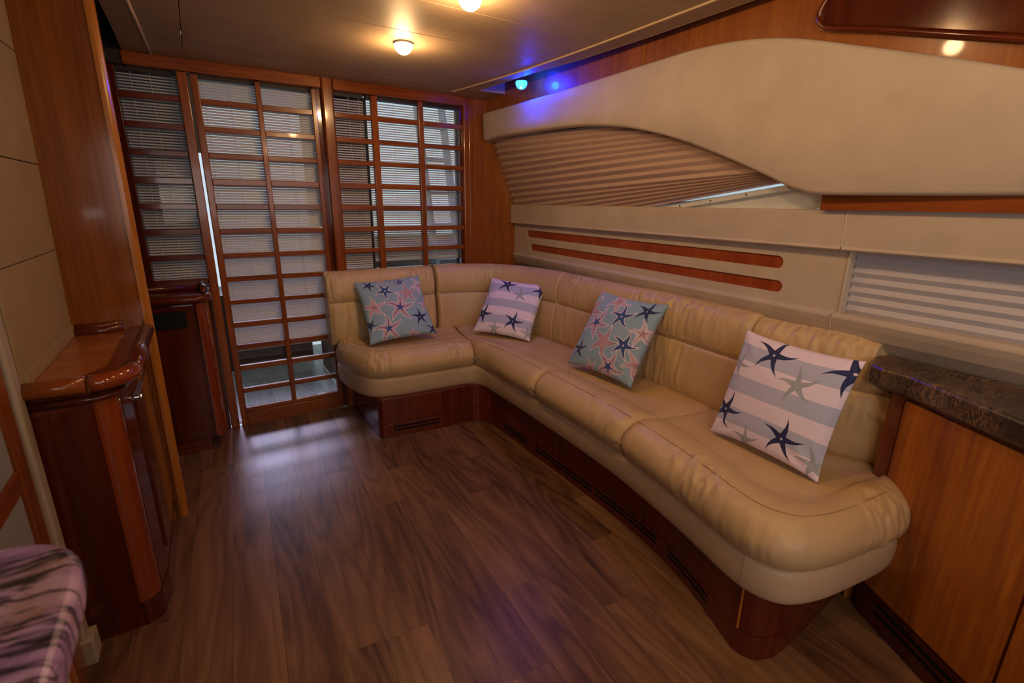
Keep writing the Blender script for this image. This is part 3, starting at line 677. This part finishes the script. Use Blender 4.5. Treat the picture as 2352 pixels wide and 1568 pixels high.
def seat_piece(i0, i1, endcap):
    rows = []
    s0, s1 = FL[i0], FL[i1]
    for i in range(i0, i1 + 1):
        b = Vector(Bc[i]).to_3d(); f = Vector(Fc[i]).to_3d(); d = f - b; L = d.length; e = d / L
        ed = min(FL[i] - s0 if i0 > 0 or endcap else 9, s1 - FL[i] if i1 < NT - 1 or endcap else 9)
        q = 1 - math.exp(-max(ed, 0) / 0.016)
        row = []
        pr = seat_prof(L); m = len(pr)
        for j, (dd, z) in enumerate(pr):
            roll = min(1, max(0, (j / m - 0.35) / 0.15)); under = j / m
            dd2 = dd - 0.026 * (1 - q) * roll
            z2 = z - (0.022 * (1 - q) * min(1, roll + 0.35) if z > 0.42 else -0.01 * (1 - q))
            p = b + e * dd2
            fo = fold(p.x, p.y, z2, s0, 0.0068 * roll) + (0.002 * noise.noise(Vector((p.x * 9, p.y * 9, 1.0))) if z > 0.48 else 0)
            p = p + e * fo * (0.8 if z < 0.50 else 0.2)
            row.append((p.x, p.y, z2 + fo * (0.9 if z > 0.47 else 0.1)))
        rows.append(row)
    # close the two ends by pinching inwards
    def cap(r):
        c = sum((Vector(p) for p in r), Vector()) / len(r)
        return [[tuple(Vector(p).lerp(c, t)) for p in r] for t in (1.0, 0.5)]
    rows = cap(rows[0]) + rows + list(reversed(cap(rows[-1])))
    return rows
def idx(k): return int(k * NS)
CUTS = [(0, 6.45, 'A'), (6.55, 9.95, 'B'), (9.95, 12.05, 'C'), (12.05, 20, 'D')]
for a, b, nm in CUTS:
    i0, i1 = idx(a), idx(b)
    c = obj('seat_cushion', MB().grid(seat_piece(i0, i1, True)), LEA, sofa, smooth=True)
    path = []
    for i in range(i0 + 2, i1 - 1, 2):
        bb = Vector(Bc[i]).to_3d(); f = Vector(Fc[i]).to_3d(); d = f - bb; L = d.length; e = d / L
        if L < 0.3: continue
        p = bb + e * (L - 0.055); path.append((p.x, p.y, 0.5155))
    if len(path) > 4: obj('seam', MB().tube(path, 0.0012, 5), SEAM, c)
# apron band below the cushions
APR = [(-0.09, 0.365), (-0.03, 0.365), (-0.004, 0.352), (0.001, 0.325), (-0.001, 0.285), (-0.010, 0.252), (-0.028, 0.238), (-0.09, 0.236)]
rows = []
for i in range(0, NT, 2):
    b = Vector(Bc[i]).to_3d(); f = Vector(Fc[i]).to_3d(); e = (f - b).normalized()
    rows.append([tuple((f + e * d).to_2d()) + (z,) for d, z in cr(APR, 3)])
ap = obj('leather_apron', MB().grid(rows), LEA2, sofa, smooth=True)
for k in (3.2, 14.55, 11.3):
    i = idx(k); b = Vector(Bc[i]).to_3d(); f = Vector(Fc[i]).to_3d(); e = (f - b).normalized()
    obj('seam', MB().tube([tuple((f + e * (d + .0004)).to_2d()) + (z,) for d, z in cr(APR, 3)[3:]], 0.0009, 4), SEAM, ap)
obj('seat_deck', MB().prism([Fc[i] if True else 0 for i in range(0, NT, 6)][::1] + [(2.0, 0.72), (2.0, 3.16), (0.72, 3.16)], 0.245, 0.34), DARK, sofa)
sd = sofa.children[-1]
for v in sd.data.vertices: v.co.x += 0.0
# shrink the deck so that it hides under the leather
cxm = Vector((1.62 - 1.6, 1.9 - 1.8, 0))
mbd = MB(); ptsd = []
for i in range(0, NT, 6):
    b = Vector(Bc[i]).to_3d(); f = Vector(Fc[i]).to_3d(); e = (f - b).normalized(); p = f - e * 0.05; ptsd.append((p.x, p.y))
bpy.data.objects.remove(sd, do_unlink=True)
obj('seat_deck', MB().prism(ptsd + [(1.98, 0.70), (1.97, 3.16), (0.74, 3.16)], 0.242, 0.36), DARK, sofa)
# wooden plinth
PL = [(0.735, 3.20), (0.745, 2.66), (0.760, 2.625), (1.12, 2.585), (1.33, 2.575), (1.395, 2.50), (1.41, 2.38), (1.412, 1.61), (1.398, 1.18), (1.345, 0.92), (1.265, 0.70), (1.252, 0.655), (1.262, 0.615), (1.295, 0.588), (1.39, 0.572), (1.80, 0.60), (1.95, 0.66), (2.02, 3.2)]
def inset(pts, d):
    c = Vector((1.75, 1.9)); out = []
    n = len(pts)
    for i, p in enumerate(pts):
        a = Vector(pts[i - 1]); b = Vector(pts[(i + 1) % n]); t = (b - a).normalized(); nn = Vector((t.y, -t.x))
        q = Vector(p) - nn * d
        q2 = Vector(p) + nn * d
        out.append(tuple(q)); 
    return out
BASE = wood('cherry_plinth', 'z', (0.17, 0.026, 0.008), (0.085, 0.011, 0.005), rough=0.24)
pls = cr(PL[2:16], 3)
obj('plinth', MB().prism([PL[0], PL[1]] + pls + PL[16:], 0.088, 0.245), BASE, sofa, bevel=0.003)
pin = inset([PL[0], PL[1]] + pls + PL[16:], 0.004)
obj('kick_board', MB().prism([PL[0], PL[1]] + pls + PL[16:], 0.0, 0.0855), BASE, sofa, bevel=0.002)
obj('corner_inlay', MB().tube([(1.2505, 0.655, 0.09), (1.2505, 0.655, 0.24)], 0.004, 6), WTRIM, sofa)
def plvent(p0, p1, zs):
    a = Vector(p0); b = Vector(p1); t = (b - a).normalized(); nn = Vector((t.y, -t.x))
    for z in zs:
        q = [a + nn * 0.0015, b + nn * 0.0015, b - nn * 0.004, a - nn * 0.004]
        obj('vent_slot', MB().prism([tuple(v) for v in q], z, z + 0.010), BLACK, sofa)
def on_pl(y): return samp([(p[1], p[0]) for p in []], y)
plvent((0.82, 2.6165), (1.10, 2.586), (0.036, 0.058))
def plx(y):
    c = pls
    for (xa, ya), (xb, yb) in zip(c, c[1:]):
        if yb <= y <= ya and xa > 1.24: return lerp(xa, xb, (ya - y) / max(1e-6, ya - yb))
    return 1.41
for ya, yb in ((2.33, 2.08), (1.98, 1.52), (1.50, 1.10), (1.03, 0.80)):
    for z in (0.036, 0.058):
        pts = [lerp(ya, yb, t / 8) for t in range(9)]
        mb = MB().prism([(plx(y) - 0.0015, y) for y in pts] + [(plx(y) + 0.004, y) for y in reversed(pts)], z, z + 0.010)
        obj('vent_slot', mb, BLACK, sofa)
# ---- back cushions
G_ = [(0.612, 3.095), (0.80, 3.10), (1.05, 3.10), (1.34, 3.095), (1.52, 3.07), (1.69, 2.97), (1.79, 2.80), (1.832, 2.60), (1.845, 2.40), (1.84, 2.05), (1.835, 1.75), (1.815, 1.40), (1.790, 1.10), (1.785, 0.95), (1.80, 0.78), (1.862, 0.558)]
Gc = cr(G_, 16); GL = arclen(Gc)
BP = [(0.150, 0.47), (0.05, 0.462), (0.012, 0.478), (-0.012, 0.52), (-0.018, 0.59), (-0.008, 0.67), (0.006, 0.730), (0.020, 0.7445), (0.014, 0.760), (0.008, 0.80), (0.016, 0.855), (0.040, 0.905), (0.080, 0.930), (0.120, 0.922), (0.148, 0.885), (0.152, 0.80), (0.150, 0.60), (0.150, 0.47)]
def back_piece(k0, k1, proud=0.0, zt=0.0, rnd0=0.022, rnd1=0.022, aft=False):
    i0, i1 = int(k0 * 16), int(k1 * 16); rows = []; s0, s1 = GL[i0], GL[i1]
    prof = cr(BP, 4)
    ss = []
    i = i0
    for i in range(i0, i1 + 1): ss.append(i)
    def q_(ed, r):
        if ed >= r: return 1.0
        return math.sqrt(max(0, 1 - (1 - ed / r) ** 2))
    # extra samples close to the ends
    samples = []
    for i in ss[:-1]:
        for sub in range(3): samples.append(i + sub / 3)
    samples.append(ss[-1])
    extra = [i0 + d for d in (0.06, 0.12, 0.2)] + [i1 - d for d in (0.2, 0.12, 0.06)]
    samples = sorted(set(samples + extra))
    for f in samples:
        i = min(int(f), len(Gc) - 2); t = f - i
        p = Vector((lerp(Gc[i][0], Gc[i + 1][0], t), lerp(Gc[i][1], Gc[i + 1][1], t)))
        s = lerp(GL[i], GL[i + 1], t)
        tg = (Vector(Gc[min(i + 1, len(Gc) - 1)]) - Vector(Gc[max(i - 0, 0)])).normalized(); nn = Vector((-tg.y, tg.x))   # outward (towards wall)
        q0 = q_(s - s0, rnd0); q1 = q_(s1 - s, rnd1); q = min(q0, q1)
        row = []
        for dd, z in prof:
            c = 0.085; d2 = c + (dd - c) * (0.62 + 0.38 * q) - (proud if dd < c else 0) * q
            zc = 0.70; z2 = zc + (z - zc) * (0.955 + 0.045 * q) + (zt if z > 0.8 else 0)
            if z < 0.5: z2 = z
            pos = p + nn * d2
            if dd < 0.12:
                fo = fold(pos.x, pos.y, z2 * 1.0, 0, 0.0070 if (z > 0.76 or z < 0.72) else 0.001, 1.05)
                pos = pos - nn * fo; z2 += fo * (0.6 if z > 0.88 else 0)
            if k1 == 15:
                t_ = min(1, max(0, (z2 - 0.72) / 0.07)); pos.y = max(pos.y, lerp(0.562, 0.676, t_ * t_ * (3 - 2 * t_)))
            row.append((pos.x, pos.y, z2))
        rows.append(row)
    def cap(r):
        c = sum((Vector(p) for p in r), Vector()) / len(r)
        return [[tuple(Vector(p).lerp(c, t)) for p in r] for t in (1.0, 0.5)]
    return cap(rows[0]) + rows + list(reversed(cap(rows[-1])))
def back_seam(k0, k1, parent, proud=0.0):
    path = []
    for j in range(int(k0 * 16) + 1, int(k1 * 16)):
        tg = (Vector(Gc[j + 1]) - Vector(Gc[j])).normalized(); nn = Vector((-tg.y, tg.x)); p = Vector(Gc[j]) + nn * (0.0165 - proud)
        path.append((p.x, p.y, 0.7450))
    obj('seam', MB().tube(path, 0.0022, 6), SEAM, parent)
for k0, k1, pr, zt, r0, r1 in ((0, 2.98, 0, 0.0, 0.05, 0.02), (3.02, 7.9, 0.0, 0.004, 0.02, 0.014), (7.92, 10.0, 0, 0.002, 0.014, 0.014), (10.0, 12.0, 0.006, 0.004, 0.014, 0.03), (12.03, 15, -0.012, -0.008, 0.012, 0.05)):
    c = obj('back_cushion', MB().grid(back_piece(k0, k1, pr, zt, r0, r1)), LEA, sofa, smooth=True)
    back_seam(k0, k1, c, pr)

# ================================================================== PILLOWS
def pillow(name, c, Q, s, stars, stripes, label, th=0.060, seed=0, near=0.975):
    m = pillow_mat(name + '_print', stars, stripes)
    Qm = Matrix(Q); eye = Vector((0, 0, 1.35)); C0 = eye + (Vector(c) - eye) * near; s *= near; n = 44; verts = []; uvs = []; faces = []
    def P(u, v, side):
        a = abs(u); b = abs(v)
        x = u * (1 - 0.07 * (1 - abs(v) ** 2.5)) ; z = v * (1 - 0.07 * (1 - abs(u) ** 2.5))
        h = ((1 - u * u) * (1 - v * v)); t = th * (h ** 0.42)
        cn = noise.noise(Vector((u * 2.2 + seed, v * 2.2, side * 3))) * 0.006 * h ** 0.3
        rad = math.hypot(1 - a, 1 - b)
        wr = 0.0045 * math.sin(10 * math.atan2(1 - b + 1e-3, 1 - a + 1e-3)) * math.exp(-((rad - 0.35) / 0.22) ** 2) * (1 if v < 0 else 0.5)
        y = side * (t + cn + wr * min(1, h * 6))
        return Vector((x * s / 2, y, z * s / 2))
    for side in (-1, 1):
        for i in range(n + 1):
            for j in range(n + 1):
                u = math.sin((j / n - 0.5) * PI) * 0.35 + (j / n * 2 - 1) * 0.65; v = math.sin((i / n - 0.5) * PI) * 0.35 + (i / n * 2 - 1) * 0.65
                verts.append(tuple(P(u, v, side))); uvs.append(((u + 1) / 2 if side < 0 else (1 - u) / 2, (v + 1) / 2))
    def I(s_, i, j): return s_ * (n + 1) ** 2 + i * (n + 1) + j
    for i in range(n):
        for j in range(n):
            faces.append((I(0, i, j), I(0, i, j + 1), I(0, i + 1, j + 1), I(0, i + 1, j)))
            faces.append((I(1, i, j), I(1, i + 1, j), I(1, i + 1, j + 1), I(1, i, j + 1)))
    for j in range(n):
        faces.append((I(0, 0, j), I(1, 0, j), I(1, 0, j + 1), I(0, 0, j + 1))); faces.append((I(0, n, j), I(0, n, j + 1), I(1, n, j + 1), I(1, n, j)))
        faces.append((I(0, j, 0), I(0, j + 1, 0), I(1, j + 1, 0), I(1, j, 0))); faces.append((I(0, j, n), I(1, j, n), I(1, j + 1, n), I(0, j + 1, n)))
    mb = MB(); mb.v = verts; mb.f = faces; mb.uv = uvs
    o = obj(name, mb, m, None, smooth=True, label=label, cat='cushion', group='starfish throw cushions on the sofa')
    o.matrix_world = Matrix.Translation(C0) @ Qm.to_4x4()
    return o
pillow('throw_pillow', (0.9943, 2.985, 0.697), [[0.9977, 0.0653, -0.0172], [-0.043, 0.8104, 0.5843], [0.052, -0.5822, 0.8114]], .43,
       [('n', 0.17, 0.90, -1.51, 0.11), ('b', 0.373, 0.765, 0.87, 0.15), ('b', 0.641, 0.904, -2.04, 0.11), ('r', 0.708, 0.675, 1.65, 0.165), ('w', 0.935, 0.804, 2.07, 0.15), ('p', 0.145, 0.513, 1.59, 0.18), ('q', 0.534, 0.452, 1.4, 0.228), ('n', 0.814, 0.262, 1.66, 0.145), ('q', 0.294, 0.151, 1.62, 0.206), ('p', 0.96, 0.449, 1.43, 0.12), ('n', 0.04, 0.265, 0.95, 0.10), ('p', 0.632, 0.008, 1.39, 0.10), ('n', 0.971, 0.065, 1.37, 0.12), ('p', 0.37, 0.96, -1.5, 0.07)], False,
       'blue-grey throw cushion with starfish print on the short arm of the sofa, nearest the door', seed=1, near=0.988)
pillow('throw_pillow', (1.7161, 2.7615, 0.6653), [[0.5572, 0.6455, 0.5224], [-0.8284, 0.4755, 0.296], [-0.0573, -0.5977, 0.7997]], .42,
       [('d', 0.363, 0.895, -1.08, 0.19), ('g', 0.664, 0.716, 1.84, 0.169), ('d', 0.088, 0.295, -1.2, 0.20), ('d', 0.68, 0.225, 2.62, 0.19), ('g', 0.04, 0.72, -1.24, 0.15), ('g', 0.376, 0.06, 1.63, 0.136), ('d', 0.97, 0.87, -2.74, 0.17), ('g', 0.956, 0.10, 1.85, 0.134)], True,
       'white and grey striped starfish throw cushion in the corner of the sofa', seed=2)
pillow('throw_pillow', (1.6873, 1.7172, 0.7209), [[0.0777, 0.8574, 0.5087], [-0.9969, 0.0745, 0.0268], [-0.0149, -0.5092, 0.8605]], .43,
       [('p', 0.42, 0.915, -1.42, 0.17), ('b', 0.578, 0.724, 1.7, 0.17), ('n', 0.844, 0.861, -1.11, 0.15), ('q', 0.235, 0.576, -1.34, 0.21), ('r', 0.478, 0.362, -1.19, 0.196), ('n', 0.131, 0.198, 1.64, 0.14), ('b', 0.775, 0.393, -1.13, 0.165), ('w', 0.93, 0.592, -1.91, 0.17), ('r', 0.037, 0.733, 1.08, 0.19), ('q', 0.667, 0.096, 1.21, 0.201), ('p', 0.389, 0.011, 2.05, 0.117), ('p', 0.982, 0.238, 2.29, 0.158), ('r', 0.02, 0.98, 0.4, 0.10)], False,
       'blue-grey throw cushion with starfish print in the middle of the long arm of the sofa', seed=3, near=1.012)
pillow('throw_pillow', (1.6309, 0.842, 0.7037), [[-0.0367, 0.9515, 0.3053], [-0.9991, -0.0288, -0.0303], [-0.02, -0.3061, 0.9518]], .41,
       [('d', 0.376, 0.869, -1.13, 0.20), ('g', 0.666, 0.677, 1.78, 0.175), ('d', 0.096, 0.254, -1.22, 0.19), ('d', 0.691, 0.198, 2.69, 0.184), ('g', 0.065, 0.694, -1.24, 0.14), ('g', 0.376, 0.048, 1.63, 0.136), ('d', 0.99, 0.885, -2.94, 0.20), ('g', 0.956, 0.107, 1.85, 0.15)], True,
       'large white and grey striped starfish throw cushion at the near end of the sofa', seed=4, near=0.998)

# ================================================================== CABINETS AND COUNTERS
def arc(cx_, cy_, r, a0, a1, n=8): return [(cx_ + r * math.cos(lerp(a0, a1, k / n)), cy_ + r * math.sin(lerp(a0, a1, k / n))) for k in range(n + 1)]
nc = thing('corner_cabinet', (-0.35, 2.0, 0), 'dark cherry cabinet with bullnose top against the wooden partition, on the left', 'cabinet')
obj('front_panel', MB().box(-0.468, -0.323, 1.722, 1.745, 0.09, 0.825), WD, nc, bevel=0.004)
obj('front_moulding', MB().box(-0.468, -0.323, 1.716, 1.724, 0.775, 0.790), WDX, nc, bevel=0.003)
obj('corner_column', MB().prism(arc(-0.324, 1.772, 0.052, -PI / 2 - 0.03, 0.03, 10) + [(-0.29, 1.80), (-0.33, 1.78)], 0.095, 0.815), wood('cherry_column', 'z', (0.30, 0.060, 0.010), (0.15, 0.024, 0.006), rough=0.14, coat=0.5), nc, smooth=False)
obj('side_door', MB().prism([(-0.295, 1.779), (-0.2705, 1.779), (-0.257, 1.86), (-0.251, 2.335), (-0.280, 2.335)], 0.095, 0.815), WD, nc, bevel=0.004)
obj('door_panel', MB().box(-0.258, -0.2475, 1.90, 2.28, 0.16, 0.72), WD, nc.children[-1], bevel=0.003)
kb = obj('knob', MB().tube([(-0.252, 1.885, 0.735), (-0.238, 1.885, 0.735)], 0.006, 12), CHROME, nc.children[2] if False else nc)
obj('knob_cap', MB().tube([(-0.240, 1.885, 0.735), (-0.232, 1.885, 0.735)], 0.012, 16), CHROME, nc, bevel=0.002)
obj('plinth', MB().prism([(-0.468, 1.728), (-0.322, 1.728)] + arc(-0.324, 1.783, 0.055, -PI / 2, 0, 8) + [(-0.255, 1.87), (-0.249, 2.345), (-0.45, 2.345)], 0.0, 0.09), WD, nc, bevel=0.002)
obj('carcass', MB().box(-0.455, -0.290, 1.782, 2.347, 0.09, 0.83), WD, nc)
tp = [(-0.458, 1.708), (-0.32, 1.702)] + arc(-0.315, 1.785, 0.083, -PI / 2, 0, 8) + [(-0.232, 2.343), (-0.458, 2.343)]
obj('top', MB().prism(tp, 0.828, 0.862), wood('cherry_top', 'x', (0.44, 0.15, 0.028), (0.30, 0.085, 0.016)), nc, bevel=0.003)
nose = [(-0.462, 1.698, 0.856), (-0.40, 1.695, 0.856), (-0.325, 1.694, 0.856)] + [(x, y, 0.856) for x, y in arc(-0.318, 1.785, 0.091, -PI / 2, 0, 8)] + [(-0.230, 2.0, 0.856), (-0.230, 2.343, 0.856)]
obj('bullnose', MB().tube(nose[:3], 0.0235, 14), W['x'], nc, smooth=True)
obj('bullnose', MB().tube(nose[3:12], 0.0240, 14), wood('cherry_nose', 'y', (0.30, 0.055, 0.012), (0.20, 0.032, 0.008), rough=0.08, coat=0.9), nc, smooth=True)
obj('bullnose', MB().tube(nose[11:], 0.0235, 14), WDY, nc, smooth=True)
low = [(-0.466, 1.712, 0.806), (-0.325, 1.711, 0.806)] + [(x, y, 0.806) for x, y in arc(-0.322, 1.774, 0.062, -PI / 2, 0, 8)] + [(-0.247, 1.87, 0.806), (-0.242, 2.343, 0.806)]
obj('cove_moulding', MB().tube(low, 0.010, 10), WD, nc, smooth=True)
obj('upstand', MB().tube([(-0.455, 2.333, 0.872), (-0.30, 2.333, 0.872)], 0.0175, 12), WDX, nc, smooth=True)
obj('upstand', MB().tube([(-0.455, 2.338, 0.890), (-0.30, 2.338, 0.890)], 0.010, 12), WDX, nc, smooth=True)
obj('edge_band', MB().prism([(-0.345, 1.74), (-0.30, 1.735), (-0.262, 1.79), (-0.245, 1.86), (-0.245, 2.33), (-0.292, 2.33), (-0.292, 1.83)], 0.860, 0.868), WDY, nc, bevel=0.004)

ac = thing('aft_cabinet', (-0.4, 3.1, 0), 'very dark cherry cabinet under the left lattice window beside the door', 'cabinet')
YA = 2.965
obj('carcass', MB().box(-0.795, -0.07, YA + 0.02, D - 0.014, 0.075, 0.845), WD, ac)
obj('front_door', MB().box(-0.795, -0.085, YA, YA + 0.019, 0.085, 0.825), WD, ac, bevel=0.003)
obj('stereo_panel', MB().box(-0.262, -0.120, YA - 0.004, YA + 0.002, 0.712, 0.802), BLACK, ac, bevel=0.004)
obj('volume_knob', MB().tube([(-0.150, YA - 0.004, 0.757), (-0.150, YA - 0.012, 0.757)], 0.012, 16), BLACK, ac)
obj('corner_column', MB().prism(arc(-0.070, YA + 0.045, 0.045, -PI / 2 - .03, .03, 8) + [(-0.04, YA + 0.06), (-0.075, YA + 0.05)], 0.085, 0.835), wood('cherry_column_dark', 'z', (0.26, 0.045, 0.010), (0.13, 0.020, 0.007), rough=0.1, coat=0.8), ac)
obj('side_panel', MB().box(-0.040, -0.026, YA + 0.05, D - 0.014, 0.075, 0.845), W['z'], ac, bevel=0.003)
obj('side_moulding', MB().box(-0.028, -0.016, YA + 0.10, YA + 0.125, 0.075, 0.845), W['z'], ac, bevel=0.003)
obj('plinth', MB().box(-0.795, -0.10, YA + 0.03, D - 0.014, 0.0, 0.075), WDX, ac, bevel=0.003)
obj('top', MB().prism([(-0.798, YA - 0.008), (-0.072, YA - 0.008)] + arc(-0.072, YA + 0.045, 0.053, -PI / 2, 0, 8) + [(-0.019, D - 0.014), (-0.798, D - 0.014)], 0.845, 0.872), WDX, ac, bevel=0.003)
nz = [(-0.798, YA - 0.012, 0.860), (-0.075, YA - 0.012, 0.860)] + [(x, y, 0.860) for x, y in arc(-0.070, YA + 0.045, 0.057, -PI / 2, 0, 8)] + [(-0.013, D - 0.02, 0.860)]
obj('bullnose', MB().tube(nz, 0.021, 14), WDX, ac, smooth=True)
obj('fiddle_rail', MB().tube([(-0.030, YA + 0.07, 0.885), (-0.030, D - 0.02, 0.905)], 0.014, 10), WDY, ac, smooth=True)
obj('upstand', MB().tube([(-0.79, D - 0.03, 0.885), (-0.02, D - 0.03, 0.885)], 0.014, 10), WDX, ac, smooth=True)

# right-hand sideboard, angled front
fd = Vector((-0.128, -0.236, 0)).normalized(); nf = Vector((fd.y, -fd.x, 0));
if nf.x > 0: nf = -nf
A0 = Vector((1.762, 0.535, 0))
rc = thing('sideboard', (1.8, 0.2, 0), 'orange cherry sideboard at the right edge beyond the sofa end', 'cabinet')
def fpt(s, off, z=0): p = A0 + fd * s + nf * off; return (p.x, p.y, z)
def face_box(name, s0, s1, z0, z1, off, th, mat, bevel=0.003, parent=rc):
    q = [fpt(s0, off), fpt(s1, off), fpt(s1, off - th), fpt(s0, off - th)]
    return obj(name, MB().prism([(x, y) for x, y, _ in q], z0, z1), mat, parent, bevel=bevel)
face_box('stile', -0.055, -0.006, 0.10, 0.795, 0.0, 0.03, W['z'], 0.004)
dr = face_box('door', 0.0, 0.425, 0.125, 0.785, 0.002, 0.022, WFACE, 0.003)
dr2 = face_box('door', 0.433, 0.90, 0.125, 0.785, 0.002, 0.022, WFACE, 0.003)
face_box('top_rail', -0.05, 0.95, 0.787, 0.800, -0.002, 0.025, WDX)
face_box('kick_board', -0.006, 0.95, 0.0, 0.118, -0.002, 0.025, WD)
for z in (0.052, 0.082): face_box('vent_slot', 0.075, 0.55, z, z + 0.013, -0.0005, 0.01, BLACK, 0)
body = [fpt(-0.05, -0.03), fpt(0.95, -0.03), (1.87, fpt(0.95, 0)[1], 0), (1.935, 0.55, 0)]
obj('carcass', MB().prism([(x, y) for x, y, _ in body], 0.0, 0.795), WD, rc)
obj('return_panel', MB().prism([fpt(-0.055, 0)[:2], fpt(-0.052, -0.03)[:2], (1.935, 0.545), (1.935, 0.57)], 0.0, 0.80), WFACE, rc)
# stone worktop of the sideboard
P0 = Vector(fpt(-0.115, 0.034)); P1 = Vector(fpt(1.0, 0.034))
ct = [(1.930, 0.668), (1.845, 0.672), (1.80, 0.666), (1.765, 0.645), (1.74, 0.605)]
ct += [tuple((A0 + fd * s + nf * 0.026).to_2d()) for s in (0.02, 0.3, 1.0)] + [(1.860, -0.45)]
so = thing('stone_worktop', (1.85, 0.2, 0.80), 'dark brown marbled stone worktop on the sideboard beside the sofa end', 'counter')
obj('slab', MB().prism(ct, 0.803, 0.872), STONE, so, bevel=0.014, seg=4)
obj('lipping', MB().prism([tuple((A0 + fd * s + nf * o).to_2d()) for s, o in ((0.0, 0.008), (1.0, 0.008), (1.0, -0.02), (0.0, -0.02))], 0.797, 0.8035), WD, so)

# violet stone counter, lower left foreground
vc = thing('galley_counter', (-0.35, 0.4, 0), 'violet veined stone counter in the lower left foreground', 'counter')
vt = [(-0.515, 0.905), (-0.32, 0.905), (-0.27, 0.895), (-0.230, 0.865), (-0.208, 0.82), (-0.200, 0.76), (-0.198, 0.60), (-0.193, 0.2), (-0.515, 0.2)]
obj('worktop', MB().prism(cr(vt[1:6], 4) and ([vt[0]] + cr(vt[1:6], 4) + vt[6:]), 0.805, 0.862), VIOLET, vc, bevel=0.016, seg=4)
obj('base_panel', MB().box(-0.515, -0.245, 0.22, 0.80, 0.0, 0.803), WD, vc)
obj('side_panel', MB().box(-0.246, -0.240, 0.22, 0.775, 0.08, 0.80), POST, vc, bevel=0.001)
obj('edge_strip', MB().box(-0.247, -0.236, 0.775, 0.790, 0.0, 0.80), W['z'], vc, bevel=0.002)

# ================================================================== LAMPS
def dome_prof(r, h, n=10): return [(r * math.cos(a), -h * math.sin(a)) for a in [PI / 2 * k / n for k in range(n)]] + [(0.0008, -h)]
def ceiling_lamp(x, y, label, power=8.5):
    t = thing('ceiling_lamp', (x, y, ZC), label, 'lamp', 'frosted dome lamps on the ceiling')
    obj('mount_ring', MB().lathe((x, y, ZC), [(0.040, -0.001), (0.041, -0.006), (0.037, -0.009), (0.03, -0.009)]), plain('lamp_ring', (0.8, 0.75, 0.65), 0.4), t, smooth=True)
    obj('glass_dome', MB().lathe((x, y, ZC - 0.008), [(0.02, 0.0)] + dome_prof(0.041, 0.040)), LAMPW, t, smooth=True)
    point('lamp_glow', (0, 0, -0.066), power, (1.0, 0.60, 0.26), 0.03, t)
    return t
ceiling_lamp(0.882, 2.345, 'glowing warm dome lamp on the ceiling in front of the lattice')
ceiling_lamp(0.892, 1.715, 'warm dome lamp cut by the top edge of the picture')
for x, y in ((0.90, 0.95), (0.90, 0.1), (0.90, -0.9)):
    point('forward_lamp', (x, y, ZC - 0.05), 9.0, (1.0, 0.62, 0.30), 0.03)
bl = thing('blue_lamp', (1.69, 2.62, 2.06), 'glowing blue dome lamp in the ceiling recess above the pelmet', 'lamp')
obj('mount_disc', MB().lathe((1.69, 2.62, ZC + 0.071), [(0.045, 0.0), (0.045, -0.008), (0.02, -0.012), (0.018, -0.045)]), plain('blue_mount', (0.25, 0.3, 0.4), 0.3), bl)
obj('glass_dome', MB().lathe((1.69, 2.62, 2.020), [(0.016, 0.012), (0.032, 0.010)] + dome_prof(0.034, 0.034)), LAMPB, bl, smooth=True)
obj('filament', MB().lathe((1.675, 2.60, 1.992), dome_prof(0.008, 0.006)), LAMPC, bl, smooth=True)
point('blue_glow', (0.012, -0.05, -0.035), 13.0, (0.0, 0.02, 1.0), 0.02, bl)

tag(obj('darkening_wall', MB().box(-1.0, 0.02, D + 0.45, D + 0.50, -0.018, 2.1), plain('shadowed_grey', (0.16, 0.15, 0.16), 0.6)), 'grey wall added outside to darken the left lattice window', 'wall')  # added backing wall, keeps sky light out of the left blind's gaps
obj('outer_post', MB().box(0.030, 0.085, D + 0.095, D + 0.12, 1.60, 2.0), POST, w1)
